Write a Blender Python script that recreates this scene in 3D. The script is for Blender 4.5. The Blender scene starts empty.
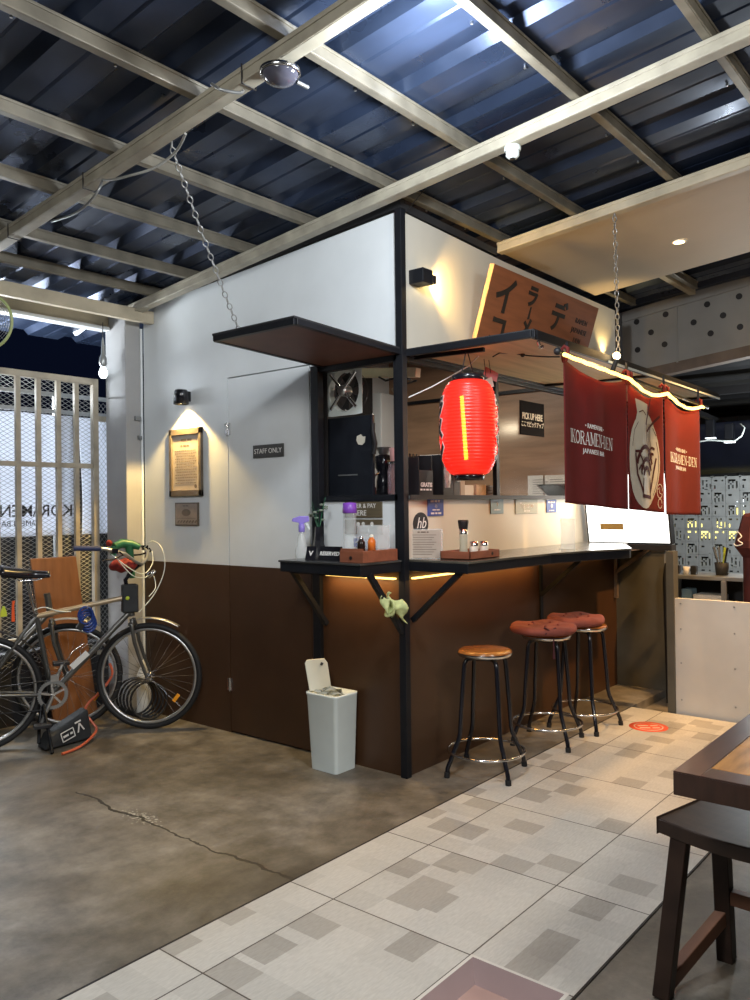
import bpy, bmesh, math, random
from mathutils import Vector, Matrix
from math import sin, cos, pi, radians, sqrt
random.seed(7)
SC = bpy.context.scene
COL = SC.collection
# ------------------------------------------------------------------ camera, world, exposure
CAM_R = Matrix(((0.636, 0.002, -0.772), (-0.772, -0.013, -0.636), (-0.012, 1.0, -0.007)))
CAM_P = Vector((-3.537, -2.711, 1.5))
cam = bpy.data.cameras.new('camera'); camo = bpy.data.objects.new('camera', cam); COL.objects.link(camo)
_q = CAM_R.to_quaternion(); camo.rotation_mode = 'QUATERNION'; camo.rotation_quaternion = _q; camo.location = (-3.537, -2.711, 1.5)
cam.sensor_fit = 'VERTICAL'; cam.sensor_height = 36; cam.lens = 36*807/1000; cam.clip_start = .02; cam.clip_end = 100
SC.camera = camo
SC.view_settings.view_transform = 'Standard'; SC.view_settings.look = 'None'
SC.view_settings.exposure = 0.0; SC.view_settings.gamma = 1.0; SC.view_settings.use_curve_mapping = False
SC.cycles.sample_clamp_indirect = 3.0
W = bpy.data.worlds.new('night_sky'); SC.world = W; W.use_nodes = True
W.node_tree.nodes['Background'].inputs[0].default_value = (.006, .010, .03, 1)
W.node_tree.nodes['Background'].inputs[1].default_value = .35

def lamp(name, kind, loc, power, color, size=.05, rot=None, aim=None, spot=60, blend=.5, size_y=None, parent=None):
    d = bpy.data.lights.new(name, kind); d.energy = power; d.color = color
    if kind in ('POINT', 'SPOT'): d.shadow_soft_size = size
    if kind == 'SPOT': d.spot_size = radians(spot); d.spot_blend = blend
    if kind == 'AREA':
        d.size = size
        if size_y: d.shape = 'RECTANGLE'; d.size_y = size_y
    o = bpy.data.objects.new(name, d); COL.objects.link(o); o.location = loc
    if aim is not None:
        o.rotation_euler = (Vector(aim)-Vector(loc)).to_track_quat('-Z', 'Y').to_euler()
    if parent is not None:
        o.parent = parent; o.location = Vector(loc)-worldloc(parent)
    return o
WHITE = (.86, .93, 1.0); WARM = (1, .62, .26); AMBER = (1, .48, .12)
# bare fluorescent bulb just above the frame, under the roof
lamp('ceiling_bulb_light', 'POINT', (-.98, -1.0, 3.02), 98, WHITE, .09)
# lamps of the dining area behind and beside the camera
lamp('dining_lamp_light', 'AREA', (-3.6, -1.6, 3.1), 75, (.95, .95, .93), .7, aim=(-2.2, .5, 0), size_y=.7)
lamp('dining_lamp_light', 'AREA', (-1.3, -3.6, 2.95), 56, (1, .97, .92), .6, aim=(-.4, -.9, 0), size_y=.6)
# warm downlight of the soffit over the far end of the tiles
lamp('warm_spot_light', 'SPOT', (1.92, -.88, 3.19), 330, (1, .55, .18), .05, aim=(1.5, -1.35, 0), spot=50, blend=.5)

lamp('warm_spot_light', 'SPOT', (2.3, -2.2, 3.28), 520, (1, .56, .20), .05, aim=(2.3, -.8, 1.5), spot=50, blend=.8)  # unseen spot without a fitting, added to warm the right red curtain

# ------------------------------------------------------------------ helpers
PARENT_LOC = {}
def worldmat(o):
    m = Matrix.Identity(4)
    while o is not None:
        m = Matrix.Translation(o.location) @ o.rotation_euler.to_matrix().to_4x4() @ m
        o = o.parent
    return m
def worldloc(o): return worldmat(o).to_translation()

class MB:
    """collects shapes (world coordinates) for ONE mesh object"""
    def __init__(s): s.v = []; s.f = []; s.m = []; s.s = []; s.cur = 0
    def mat(s, i): s.cur = i; return s
    def add(s, vs, fs, smooth=False, M=None):
        b = len(s.v)
        for p in vs:
            p = Vector(p)
            s.v.append(M @ p if M is not None else p)
        for f in fs:
            s.f.append([b+i for i in f]); s.m.append(s.cur); s.s.append(smooth)
        return s
    def box(s, lo, hi, M=None):
        x0, y0, z0 = lo; x1, y1, z1 = hi
        vs = [(x0,y0,z0),(x1,y0,z0),(x1,y1,z0),(x0,y1,z0),(x0,y0,z1),(x1,y0,z1),(x1,y1,z1),(x0,y1,z1)]
        return s.add(vs, [(0,3,2,1),(4,5,6,7),(0,1,5,4),(1,2,6,5),(2,3,7,6),(3,0,4,7)], M=M)
    def beam(s, a, b, w, h, up=(0,0,1)):
        """rectangular bar from a to b (centre line), w sideways, h along up"""
        a = Vector(a); b = Vector(b); d = (b-a); L = d.length; d.normalize()
        u = Vector(up); r = d.cross(u)
        if r.length < 1e-5: r = d.cross(Vector((1,0,0)))
        r.normalize(); u = r.cross(d)
        M = Matrix(((d.x,r.x,u.x,a.x),(d.y,r.y,u.y,a.y),(d.z,r.z,u.z,a.z),(0,0,0,1)))
        return s.box((0,-w/2,-h/2), (L,w/2,h/2), M)
    def tube(s, pts, r, seg=8, closed=False, cap=True):
        pts = [Vector(p) for p in pts]; n = len(pts)
        rs = r if isinstance(r, (list, tuple)) else [r]*n
        t = []
        for i in range(n):
            if closed: d = pts[(i+1)%n]-pts[i-1]
            else: d = pts[min(i+1,n-1)]-pts[max(i-1,0)]
            if d.length < 1e-9: d = Vector((0,0,1))
            t.append(d.normalized())
        a = Vector((0,0,1)) if abs(t[0].z) < .9 else Vector((1,0,0))
        u = (a - t[0]*a.dot(t[0])).normalized(); vs = []
        for i in range(n):
            u = u - t[i]*u.dot(t[i])
            if u.length < 1e-6: u = t[i].orthogonal()
            u.normalize(); w = t[i].cross(u)
            for k in range(seg):
                an = 2*pi*k/seg
                vs.append(pts[i] + (u*cos(an)+w*sin(an))*rs[i])
        fs = []
        for i in range(n if closed else n-1):
            j = (i+1) % n
            for k in range(seg):
                k2 = (k+1) % seg
                fs.append((i*seg+k, i*seg+k2, j*seg+k2, j*seg+k))
        s.add(vs, fs, smooth=seg > 4)
        if cap and not closed:
            s.add(vs[:seg], [tuple(range(seg))[::-1]]); s.add(vs[-seg:], [tuple(range(seg))])
        return s
    def lathe(s, prof, c=(0,0,0), seg=32, M=None, smooth=True):
        vs = []; c = Vector(c)
        for r, z in prof:
            for k in range(seg):
                a = 2*pi*k/seg; vs.append(Vector((r*cos(a), r*sin(a), z)) + c)
        fs = []
        for i in range(len(prof)-1):
            for k in range(seg):
                k2 = (k+1) % seg; fs.append((i*seg+k, i*seg+k2, (i+1)*seg+k2, (i+1)*seg+k))
        s.add(vs, fs, smooth, M)
        if 1e-4 < prof[0][0] < .03: s.add(vs[:seg], [tuple(range(seg))[::-1]], False, M)
        if 1e-4 < prof[-1][0] < .03: s.add(vs[-seg:], [tuple(range(seg))], False, M)
        return s
    def prism(s, poly, o, u, v, d):
        """polygon (list of (a,b)) in the plane o + a*u + b*v, pushed along vector d"""
        o = Vector(o); u = Vector(u); v = Vector(v); d = Vector(d); n = len(poly)
        A = [o+u*a+v*b for a, b in poly]; B = [p+d for p in A]
        fs = [tuple(range(n)), tuple(range(2*n-1, n-1, -1))]
        for i in range(n):
            j = (i+1) % n; fs.append((i, n+i, n+j, j))
        return s.add(A+B, fs)
    def grid(s, fn, nu, nv, smooth=True):
        vs = [fn(i/nu, j/nv) for j in range(nv+1) for i in range(nu+1)]
        fs = [(j*(nu+1)+i, j*(nu+1)+i+1, (j+1)*(nu+1)+i+1, (j+1)*(nu+1)+i) for j in range(nv) for i in range(nu)]
        return s.add(vs, fs, smooth)
    def sphere(s, c, r, seg=16, rings=10, sc=(1,1,1)):
        prof = [(max(r*sin(pi*i/rings), 0)*1.0, -r*cos(pi*i/rings)) for i in range(rings+1)]
        vs = []; fs = []
        for q, z in prof:
            for k in range(seg):
                a = 2*pi*k/seg; vs.append(Vector((c[0]+q*cos(a)*sc[0], c[1]+q*sin(a)*sc[1], c[2]+z*sc[2])))
        for i in range(rings):
            for k in range(seg):
                k2 = (k+1) % seg; fs.append((i*seg+k, i*seg+k2, (i+1)*seg+k2, (i+1)*seg+k))
        return s.add(vs, fs, True)
    def text(s, txt, size, o, u, v, depth=.0015, align='CENTER', offset=0., warp=None, spacing=1.0, shear=0., sub=0, sx=1.0):
        c = bpy.data.curves.new('t', 'FONT'); c.body = txt; c.size = size; c.align_x = align; c.align_y = 'CENTER'
        c.extrude = depth/2; c.offset = offset; c.space_character = spacing; c.resolution_u = 3; c.shear = shear
        o_ = bpy.data.objects.new('t', c); COL.objects.link(o_)
        bpy.context.view_layer.update()
        me = bpy.data.meshes.new_from_object(o_.evaluated_get(bpy.context.evaluated_depsgraph_get()))
        bpy.data.objects.remove(o_); bpy.data.curves.remove(c)
        if sub:
            bm = bmesh.new(); bm.from_mesh(me); bmesh.ops.triangulate(bm, faces=bm.faces)
            bmesh.ops.subdivide_edges(bm, edges=[e for e in bm.edges if e.calc_length() > size*.12], cuts=sub, use_grid_fill=True); bm.to_mesh(me); bm.free()
        u = Vector(u).normalized(); v = Vector(v).normalized(); n = u.cross(v); o = Vector(o)
        vs = []
        for p in me.vertices:
            a, b, w = p.co; a *= sx
            vs.append(warp(a, b, w) if warp else o+u*a+v*b+n*(w+depth/2))
        s.add(vs, [tuple(p.vertices) for p in me.polygons]); bpy.data.meshes.remove(me)
        return s
    def build(s, name, mats, parent=None, base=None, bevel=0, solid=0, subsurf=0, seg=2):
        me = bpy.data.meshes.new(name); o = bpy.data.objects.new(name, me); COL.objects.link(o)
        if parent is not None:
            o.parent = parent; inv = worldmat(parent).inverted()
        else:
            if base is None:
                xs = [p.x for p in s.v]; ys = [p.y for p in s.v]; zs = [p.z for p in s.v]
                base = ((min(xs)+max(xs))/2, (min(ys)+max(ys))/2, min(zs))
            o.location = base; inv = Matrix.Translation(-Vector(base))
        me.from_pydata([inv @ p for p in s.v], [], s.f)
        if not isinstance(mats, (list, tuple)): mats = [mats]
        for m in mats: me.materials.append(m)
        for i, p in enumerate(me.polygons): p.material_index = s.m[i]; p.use_smooth = s.s[i]
        me.update()
        if solid:
            md = o.modifiers.new('thick', 'SOLIDIFY'); md.thickness = solid; md.offset = 0
        if bevel:
            md = o.modifiers.new('edge', 'BEVEL'); md.width = bevel; md.segments = seg; md.limit_method = 'ANGLE'; md.angle_limit = radians(40)
        if subsurf:
            md = o.modifiers.new('sub', 'SUBSURF'); md.levels = subsurf; md.render_levels = subsurf
        return o

def tag(o, label, cat, group=None, kind=None):
    o['label'] = label; o['category'] = cat
    if group: o['group'] = group
    if kind: o['kind'] = kind
    return o
def thing(name, label, cat, loc=(0,0,0), rotz=0, group=None):
    o = bpy.data.objects.new(name, None); COL.objects.link(o); o.empty_display_size = .05
    o.location = loc; o.rotation_euler = (0, 0, rotz)
    return tag(o, label, cat, group)
def struct(o, label=None):
    o['kind'] = 'structure'
    if label: o['label'] = label
    return o
def copy_tree(o, parent=None):
    c = o.copy(); COL.objects.link(c)
    if parent is not None: c.parent = parent
    for ch in [k for k in bpy.data.objects if k.parent == o]:
        copy_tree(ch, c)
    return c
def at(px, py, axis, val):
    """where the ray through pixel (px,py) meets the plane axis=val"""
    r = CAM_R @ Vector((px-375., -(py-500.), -807.)); t = (val-CAM_P[axis])/r[axis]
    return CAM_P + r*t

def smooth_path(P_, n=8):
    out = []
    P_ = [Vector(p) for p in P_]
    for i in range(len(P_)-1):
        p0 = P_[max(i-1, 0)]; p1 = P_[i]; p2 = P_[i+1]; p3 = P_[min(i+2, len(P_)-1)]
        for k in range(n):
            t = k/n; out.append(.5*((2*p1)+(-p0+p2)*t+(2*p0-5*p1+4*p2-p3)*t*t+(-p0+3*p1-3*p2+p3)*t*t*t))
    return out+[P_[-1]]

def word_bars(b, o, u, v, width, size, seed=1, align=0):
    """one line of illegibly small print: short bars of word length"""
    o = Vector(o); u = Vector(u).normalized(); v = Vector(v).normalized(); n = u.cross(v); r_ = random.Random(seed); x_ = -width/2
    while x_ < width/2-size*.6:
        L_ = min(size*r_.uniform(.9, 2.8), width/2-x_)
        b.prism([(x_, -size*.3), (x_+L_, -size*.3), (x_+L_, size*.3), (x_, size*.3)], o, u, v, n*.0006); x_ += L_+size*.55

# ------------------------------------------------------------------ materials
def mat(name, col, rough=.5, metal=0., var=.10, scale=9., bump=0., em=None, es=0., spec=.5, alpha=1., trans=0., ior=1.45, stretch=None, coat=0., col2=None):
    m = bpy.data.materials.new(name); m.use_nodes = True; nt = m.node_tree; N = nt.nodes; L = nt.links
    b = N['Principled BSDF']; b.inputs['Roughness'].default_value = rough; b.inputs['Metallic'].default_value = metal
    b.inputs['Specular IOR Level'].default_value = spec; b.inputs['IOR'].default_value = ior
    b.inputs['Transmission Weight'].default_value = trans; b.inputs['Alpha'].default_value = alpha
    b.inputs['Coat Weight'].default_value = coat
    tc = N.new('ShaderNodeTexCoord'); mp = N.new('ShaderNodeMapping'); L.new(tc.outputs['Object'], mp.inputs['Vector'])
    if stretch: mp.inputs['Scale'].default_value = stretch
    nz = N.new('ShaderNodeTexNoise'); nz.inputs['Scale'].default_value = scale; nz.inputs['Detail'].default_value = 5
    L.new(mp.outputs[0], nz.inputs['Vector'])
    rp = N.new('ShaderNodeValToRGB'); L.new(nz.outputs['Fac'], rp.inputs['Fac'])
    c2 = col2 or tuple(min(1, c*(1+var)) for c in col)
    rp.color_ramp.elements[0].position = .3; rp.color_ramp.elements[1].position = .7
    rp.color_ramp.elements[0].color = (*[c*(1-var) for c in col], 1); rp.color_ramp.elements[1].color = (*c2, 1)
    L.new(rp.outputs[0], b.inputs['Base Color'])
    if bump:
        bp = N.new('ShaderNodeBump'); bp.inputs['Strength'].default_value = bump; bp.inputs['Distance'].default_value = .01
        L.new(nz.outputs['Fac'], bp.inputs['Height']); L.new(bp.outputs[0], b.inputs['Normal'])
    if em:
        b.inputs['Emission Color'].default_value = (*em, 1); b.inputs['Emission Strength'].default_value = es
    return m
def emit(name, col, s):
    return mat(name, tuple(c*.6 for c in col), .4, var=.02, em=col, es=s)
M = {}
M['white_wall'] = mat('painted_white_board', (.72, .755, .77), .42, var=.05, scale=2.5, bump=.05)
M['cream_wall'] = mat('cream_board', (.66, .62, .50), .5, var=.04, scale=3)
M['brown_wall'] = mat('brown_painted_board', (.056, .026, .012), .38, var=.14, scale=3, bump=.04)
M['grey_board'] = mat('grey_cement_board', (.095, .09, .072), .55, var=.15, scale=5)
M['plywood'] = mat('varnished_plywood', (.33, .20, .12), .45, var=.22, scale=3, stretch=(.6, .6, 5))
M['soffit_ply'] = mat('plywood_soffit', (.50, .38, .20), .5, var=.2, scale=3, stretch=(.5, 6, 1))
M['brown_soffit'] = mat('brown_soffit_board', (.12, .05, .03), .5, var=.12)
M['black_metal'] = mat('black_painted_steel', (.007, .008, .011), .45, metal=0., var=.2, spec=.35)
M['beam'] = mat('cream_painted_steel', (.35, .32, .25), .5, var=.22, scale=7, bump=.05)
M['purlin'] = mat('galvanised_purlin', (.20, .18, .14), .42, metal=.35, var=.3, scale=6)
M['beam2'] = mat('yellowed_painted_steel', (.46, .40, .29), .5, var=.2, scale=5)
M['panel'] = mat('tan_ceiling_board', (.50, .40, .28), .6, var=.05, scale=2)
M['concrete_pillar'] = mat('grey_painted_pillar', (.34, .34, .34), .6, var=.08, scale=4)
M['perf'] = mat('grey_perforated_steel', (.26, .25, .235), .6, var=.12, scale=3)
M['dark'] = mat('dark_steel', (.02, .02, .022), .6, var=.3, scale=4)
M['brown_steel'] = mat('rust_brown_steel', (.14, .10, .075), .6, var=.25, scale=5)
M['counter'] = mat('worn_dark_counter', (.05, .05, .048), .22, var=.35, scale=6, spec=.7)
M['red_wood'] = mat('reddish_wood', (.25, .085, .045), .4, var=.18, scale=5, stretch=(6, 1, 6))
M['sign_wood'] = mat('carved_sign_wood', (.23, .075, .03), .45, var=.16, scale=4, stretch=(1, 8, 8))
M['sign_edge'] = mat('lit_sign_edge', (.6, .34, .15), .5, var=.1)  # lamplight on the sign's left side put into a paler colour
M['ink'] = mat('black_ink', (.012, .01, .01), .5, var=.1)
M['white_ink'] = mat('white_lettering', (.8, .78, .74), .5, var=.03)
M['cream_ink'] = mat('cream_print', (.62, .58, .48), .6, var=.04)
M['white_plastic'] = mat('white_plastic', (.66, .72, .70), .35, var=.03, spec=.5)
M['cream_plastic'] = mat('cream_plastic', (.72, .70, .58), .4, var=.03)
M['chrome'] = mat('chrome', (.7, .7, .7), .18, metal=1., var=.05)
M['alu'] = mat('brushed_aluminium', (.55, .55, .54), .32, metal=.9, var=.12, scale=20)
M['steel_grey'] = mat('stainless_steel', (.32, .33, .33), .35, metal=.7, var=.15)
M['rubber'] = mat('black_rubber', (.012, .012, .013), .65, var=.15, scale=20)
M['black_gloss'] = mat('black_gloss', (.010, .010, .014), .2, var=.1, spec=.6)
M['black_plastic'] = mat('black_plastic', (.016, .016, .018), .45, var=.12)
M['grille'] = mat('beige_gate_steel', (.36, .315, .24), .5, var=.22, scale=8)
M['mesh'] = mat('galvanised_mesh', (.30, .30, .29), .4, metal=.4, var=.15)
M['banner'] = mat('white_banner_cloth', (.82, .84, .88), .8, var=.04, scale=5)
_nt = M['banner'].node_tree; _t = _nt.nodes.new('ShaderNodeBsdfTranslucent'); _t.inputs[0].default_value = (.85, .88, .95, 1); _m = _nt.nodes.new('ShaderNodeMixShader'); _m.inputs[0].default_value = .55
_nt.links.new(_nt.nodes['Principled BSDF'].outputs[0], _m.inputs[1]); _nt.links.new(_t.outputs[0], _m.inputs[2]); _nt.links.new(_m.outputs[0], _nt.nodes['Material Output'].inputs[0])
M['oak'] = mat('orange_brown_board', (.20, .085, .035), .45, var=.2, scale=3, stretch=(7, 7, .8))
M['bike_grey'] = mat('gunmetal_bike_paint', (.12, .118, .11), .28, metal=.6, var=.1)
M['bike_champ'] = mat('champagne_bike_paint', (.42, .33, .22), .3, metal=.5, var=.1)
M['navy'] = mat('navy_grip', (.02, .03, .09), .5, var=.1)
M['blue_plastic'] = mat('blue_gloss_plastic', (.02, .05, .22), .25, var=.2)
M['red_cloth'] = mat('red_patterned_cloth', (.16, .01, .012), .8, var=.5, scale=30, col2=(.34, .03, .02))
M['green'] = mat('dark_green_vinyl', (.02, .14, .06), .4, var=.25)
M['orange'] = mat('orange_plastic', (.9, .12, .03), .4, var=.08)
M['lime'] = mat('lime_plastic', (.5, .6, .05), .4, var=.1)
M['pink_hose'] = mat('red_orange_hose', (.55, .12, .06), .4, var=.12)
M['stool_wood'] = mat('varnished_stool_seat', (.36, .13, .03), .18, var=.25, scale=4, stretch=(1, 7, 1), coat=.5)
M['cushion'] = mat('maroon_cushion_cloth', (.21, .055, .04), .85, var=.15, scale=12, bump=.1)
M['table_wood'] = mat('dark_table_wood', (.05, .020, .012), .3, var=.25, scale=4, stretch=(2, 9, 2), coat=.2)
M['table_plank'] = mat('golden_table_plank', (.36, .165, .045), .25, var=.3, scale=4, stretch=(1.5, 9, 2), coat=.4)
M['stool_dark'] = mat('dark_brown_stool_wood', (.034, .018, .012), .38, var=.3, scale=5, stretch=(8, 2, 2))
M['stretcher'] = mat('brown_stretcher_wood', (.20, .09, .05), .4, var=.2, scale=6)  # lighter and browner than the stool's seat and legs
M['clear'] = mat('clear_glass', (.9, .95, .95), .03, trans=1., var=.01, ior=1.3)
M['acrylic'] = mat('clear_acrylic', (.8, .85, .85), .1, var=.02, alpha=.28)
def pane_mat():
    m = bpy.data.materials.new('clear_pane'); m.use_nodes = True; nt = m.node_tree; N = nt.nodes; L = nt.links
    N.remove(N['Principled BSDF']); tr = N.new('ShaderNodeBsdfTransparent'); gl = N.new('ShaderNodeBsdfGlossy'); gl.inputs['Roughness'].default_value = .22
    nz = N.new('ShaderNodeTexNoise'); nz.inputs['Scale'].default_value = 3; mr = N.new('ShaderNodeMapRange'); mr.inputs[3].default_value = .002; mr.inputs[4].default_value = .012
    L.new(nz.outputs['Fac'], mr.inputs[0]); mx = N.new('ShaderNodeMixShader'); L.new(mr.outputs[0], mx.inputs[0]); L.new(tr.outputs[0], mx.inputs[1]); L.new(gl.outputs[0], mx.inputs[2]); L.new(mx.outputs[0], N['Material Output'].inputs[0])
    return m
M['pane'] = pane_mat()
M['purple'] = mat('purple_plastic', (.20, .06, .42), .35, var=.08)
M['lavender'] = mat('lavender_plastic', (.26, .2, .62), .35, var=.08)
M['paper'] = mat('beige_paper', (.46, .39, .32), .7, var=.08, scale=14)
M['paper_white'] = mat('white_paper', (.72, .70, .66), .7, var=.04)
M['frame_wood'] = mat('grey_brown_frame', (.12, .095, .07), .55, var=.2, scale=12)
M['plaque'] = mat('brown_grey_plaque', (.26, .21, .17), .5, var=.15, scale=20)
M['staff'] = mat('dark_grey_sign', (.055, .055, .052), .45, var=.1)
M['brown_sign'] = mat('dark_brown_sign_board', (.11, .085, .05), .5, var=.18, scale=10, stretch=(1, 1, 6))
M['blue_sign'] = mat('blue_sign_face', (.04, .08, .36), .5, var=.1)
M['teal_sign'] = mat('grey_blue_sign_face', (.22, .33, .38), .5, var=.1)
M['sage_sign'] = mat('sage_sign_face', (.42, .42, .30), .5, var=.08)
M['pink'] = mat('pink_card', (.75, .25, .28), .6, var=.2, scale=25)
M['cloth_y'] = mat('yellow_checked_cloth', (.55, .60, .28), .9, var=.28, scale=22)
M['sauce_dark'] = mat('dark_sauce', (.02, .012, .01), .15, var=.1)
M['sauce_orange'] = mat('orange_sauce', (.7, .16, .02), .25, var=.1)
M['salt'] = mat('pale_seasoning', (.7, .68, .58), .6, var=.15, scale=60)
M['noren_ink'] = M['white_ink']
M['maroon'] = mat('maroon_cloth', (.075, .014, .013), .7, var=.15)
M['yellowed'] = mat('yellowed_plastic', (.60, .57, .38), .4, var=.1)
M['fridge'] = mat('black_fridge_door', (.011, .013, .018), .28, var=.15)
M['concrete_block'] = mat('grey_breeze_block', (.40, .42, .42), .8, var=.1, scale=10)
M['chain'] = mat('galvanised_chain', (.33, .33, .32), .35, metal=.7, var=.15)
M['red_sticker'] = mat('red_floor_sticker', (.75, .10, .04), .5, var=.06)
M['mauve'] = mat('mauve_glazed_tile', (.46, .36, .36), .25, var=.08, scale=3)
M['mauve_dark'] = mat('brown_pink_tile', (.42, .27, .23), .3, var=.12, scale=5)
M['pit_rim'] = mat('pale_rim', (.62, .58, .52), .5, var=.05)
M['gold'] = mat('gold_sticker', (.52, .36, .12), .5, var=.08)
M['amber'] = mat('amber_reflector', (.9, .35, .02), .3, var=.05)
M['bag'] = mat('dark_bag_cloth', (.022, .024, .026), .7, var=.25, scale=14)

def noren_mat():
    m = mat('red_noren_cloth', (.165, .027, .026), .85, var=.1, scale=6)
    nt = m.node_tree; N = nt.nodes; L = nt.links; b = N['Principled BSDF']
    tr = N.new('ShaderNodeBsdfTranslucent'); tr.inputs[0].default_value = (.46, .08, .035, 1)
    mx = N.new('ShaderNodeMixShader'); mx.inputs[0].default_value = .38
    L.new(b.outputs[0], mx.inputs[1]); L.new(tr.outputs[0], mx.inputs[2]); L.new(mx.outputs[0], N['Material Output'].inputs[0])
    return m
M['noren'] = noren_mat()
def lantern_mat():
    m = bpy.data.materials.new('red_lantern_vinyl'); m.use_nodes = True; nt = m.node_tree; N = nt.nodes; L = nt.links
    b = N['Principled BSDF']; b.inputs['Roughness'].default_value = .35
    tc = N.new('ShaderNodeTexCoord'); nz = N.new('ShaderNodeTexNoise'); nz.inputs['Scale'].default_value = 12; L.new(tc.outputs['Object'], nz.inputs['Vector'])
    rp = N.new('ShaderNodeValToRGB'); rp.color_ramp.elements[0].color = (.72, .02, .012, 1); rp.color_ramp.elements[1].color = (.85, .035, .02, 1)
    L.new(nz.outputs['Fac'], rp.inputs['Fac']); L.new(rp.outputs[0], b.inputs['Base Color'])
    b.inputs['Emission Color'].default_value = (1, .025, .012, 1); b.inputs['Emission Strength'].default_value = .55
    tr = N.new('ShaderNodeBsdfTransparent'); tr.inputs[0].default_value = (1, .30, .03, 1)
    mx = N.new('ShaderNodeMixShader'); mx.inputs[0].default_value = .16
    L.new(b.outputs[0], mx.inputs[1]); L.new(tr.outputs[0], mx.inputs[2]); L.new(mx.outputs[0], N['Material Output'].inputs[0])
    return m
M['lantern'] = lantern_mat()

def floor_mat():
    m = bpy.data.materials.new('stained_concrete'); m.use_nodes = True; nt = m.node_tree; N = nt.nodes; L = nt.links; b = N['Principled BSDF']
    geo = N.new('ShaderNodeNewGeometry')
    n1 = N.new('ShaderNodeTexNoise'); n1.inputs['Scale'].default_value = 1.1; n1.inputs['Detail'].default_value = 8; n1.inputs['Roughness'].default_value = .62; n1.inputs['Distortion'].default_value = .6
    n2 = N.new('ShaderNodeTexNoise'); n2.inputs['Scale'].default_value = 5; n2.inputs['Detail'].default_value = 12; n2.inputs['Roughness'].default_value = .7
    for n in (n1, n2): L.new(geo.outputs['Position'], n.inputs['Vector'])
    r1 = N.new('ShaderNodeValToRGB'); L.new(n1.outputs['Fac'], r1.inputs['Fac'])
    e = r1.color_ramp.elements; e[0].position = .36; e[0].color = (.075, .064, .050, 1); e[1].position = .64; e[1].color = (.215, .195, .165, 1)
    x = r1.color_ramp.elements.new(.5); x.color = (.14, .122, .095, 1)
    mx = N.new('ShaderNodeMixRGB'); mx.blend_type = 'OVERLAY'; mx.inputs[0].default_value = .9
    r2 = N.new('ShaderNodeValToRGB'); r2.color_ramp.elements[0].position = .34; r2.color_ramp.elements[1].position = .68; L.new(n2.outputs['Fac'], r2.inputs['Fac']); r2.color_ramp.elements[0].color = (.22, .22, .22, 1); r2.color_ramp.elements[1].color = (.72, .72, .72, 1)
    L.new(r1.outputs[0], mx.inputs[1]); L.new(r2.outputs[0], mx.inputs[2])
    # crack along x = -1.26
    sx = N.new('ShaderNodeSeparateXYZ'); L.new(geo.outputs['Position'], sx.inputs[0])
    n3 = N.new('ShaderNodeTexNoise'); n3.inputs['Scale'].default_value = 5; n3.inputs['Detail'].default_value = 6; L.new(geo.outputs['Position'], n3.inputs['Vector'])
    def mth(op, a, c=None, d=None):
        q = N.new('ShaderNodeMath'); q.operation = op
        for i, k in enumerate((a, c, d)):
            if k is None: continue
            if isinstance(k, (int, float)): q.inputs[i].default_value = k
            else: L.new(k, q.inputs[i])
        return q.outputs[0]
    off = mth('MULTIPLY_ADD', n3.outputs['Fac'], .14, -.07+1.255)
    dist = mth('ABSOLUTE', mth('ADD', sx.outputs[0], off))
    n4 = N.new('ShaderNodeTexNoise'); n4.inputs['Scale'].default_value = 2.2; L.new(geo.outputs['Position'], n4.inputs['Vector'])
    wid = mth('MULTIPLY', n4.outputs['Fac'], .014)
    crack = mth('LESS_THAN', dist, wid)
    ymask = mth('MULTIPLY', mth('LESS_THAN', sx.outputs[1], 1.25), mth('GREATER_THAN', sx.outputs[1], -.39))
    crack = mth('MULTIPLY', crack, ymask)
    # crumbled pale patch beside the crack
    px = mth('ADD', sx.outputs[0], 1.235); py = mth('ADD', sx.outputs[1], -.68)
    pd = mth('SQRT', mth('ADD', mth('MULTIPLY', mth('MULTIPLY', px, px), 14.), mth('MULTIPLY', mth('MULTIPLY', py, py), 2.)))
    n5 = N.new('ShaderNodeTexNoise'); n5.inputs['Scale'].default_value = 60; n5.inputs['Detail'].default_value = 4; L.new(geo.outputs['Position'], n5.inputs['Vector'])
    pale = mth('LESS_THAN', mth('ADD', pd, mth('MULTIPLY', n5.outputs['Fac'], 1.1)), .62)
    m2 = N.new('ShaderNodeMixRGB'); L.new(pale, m2.inputs[0]); L.new(mx.outputs[0], m2.inputs[1]); m2.inputs[2].default_value = (.38, .36, .31, 1)
    m3 = N.new('ShaderNodeMixRGB'); L.new(crack, m3.inputs[0]); L.new(m2.outputs[0], m3.inputs[1]); m3.inputs[2].default_value = (.02, .017, .014, 1)
    L.new(m3.outputs[0], b.inputs['Base Color'])
    rr = N.new('ShaderNodeMapRange'); L.new(n2.outputs['Fac'], rr.inputs[0]); rr.inputs[3].default_value = .32; rr.inputs[4].default_value = .62
    L.new(rr.outputs[0], b.inputs['Roughness'])
    bp = N.new('ShaderNodeBump'); bp.inputs['Strength'].default_value = .25; bp.inputs['Distance'].default_value = .01
    L.new(n2.outputs['Fac'], bp.inputs['Height']); L.new(bp.outputs[0], b.inputs['Normal'])
    return m
M['floor'] = floor_mat()
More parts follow.
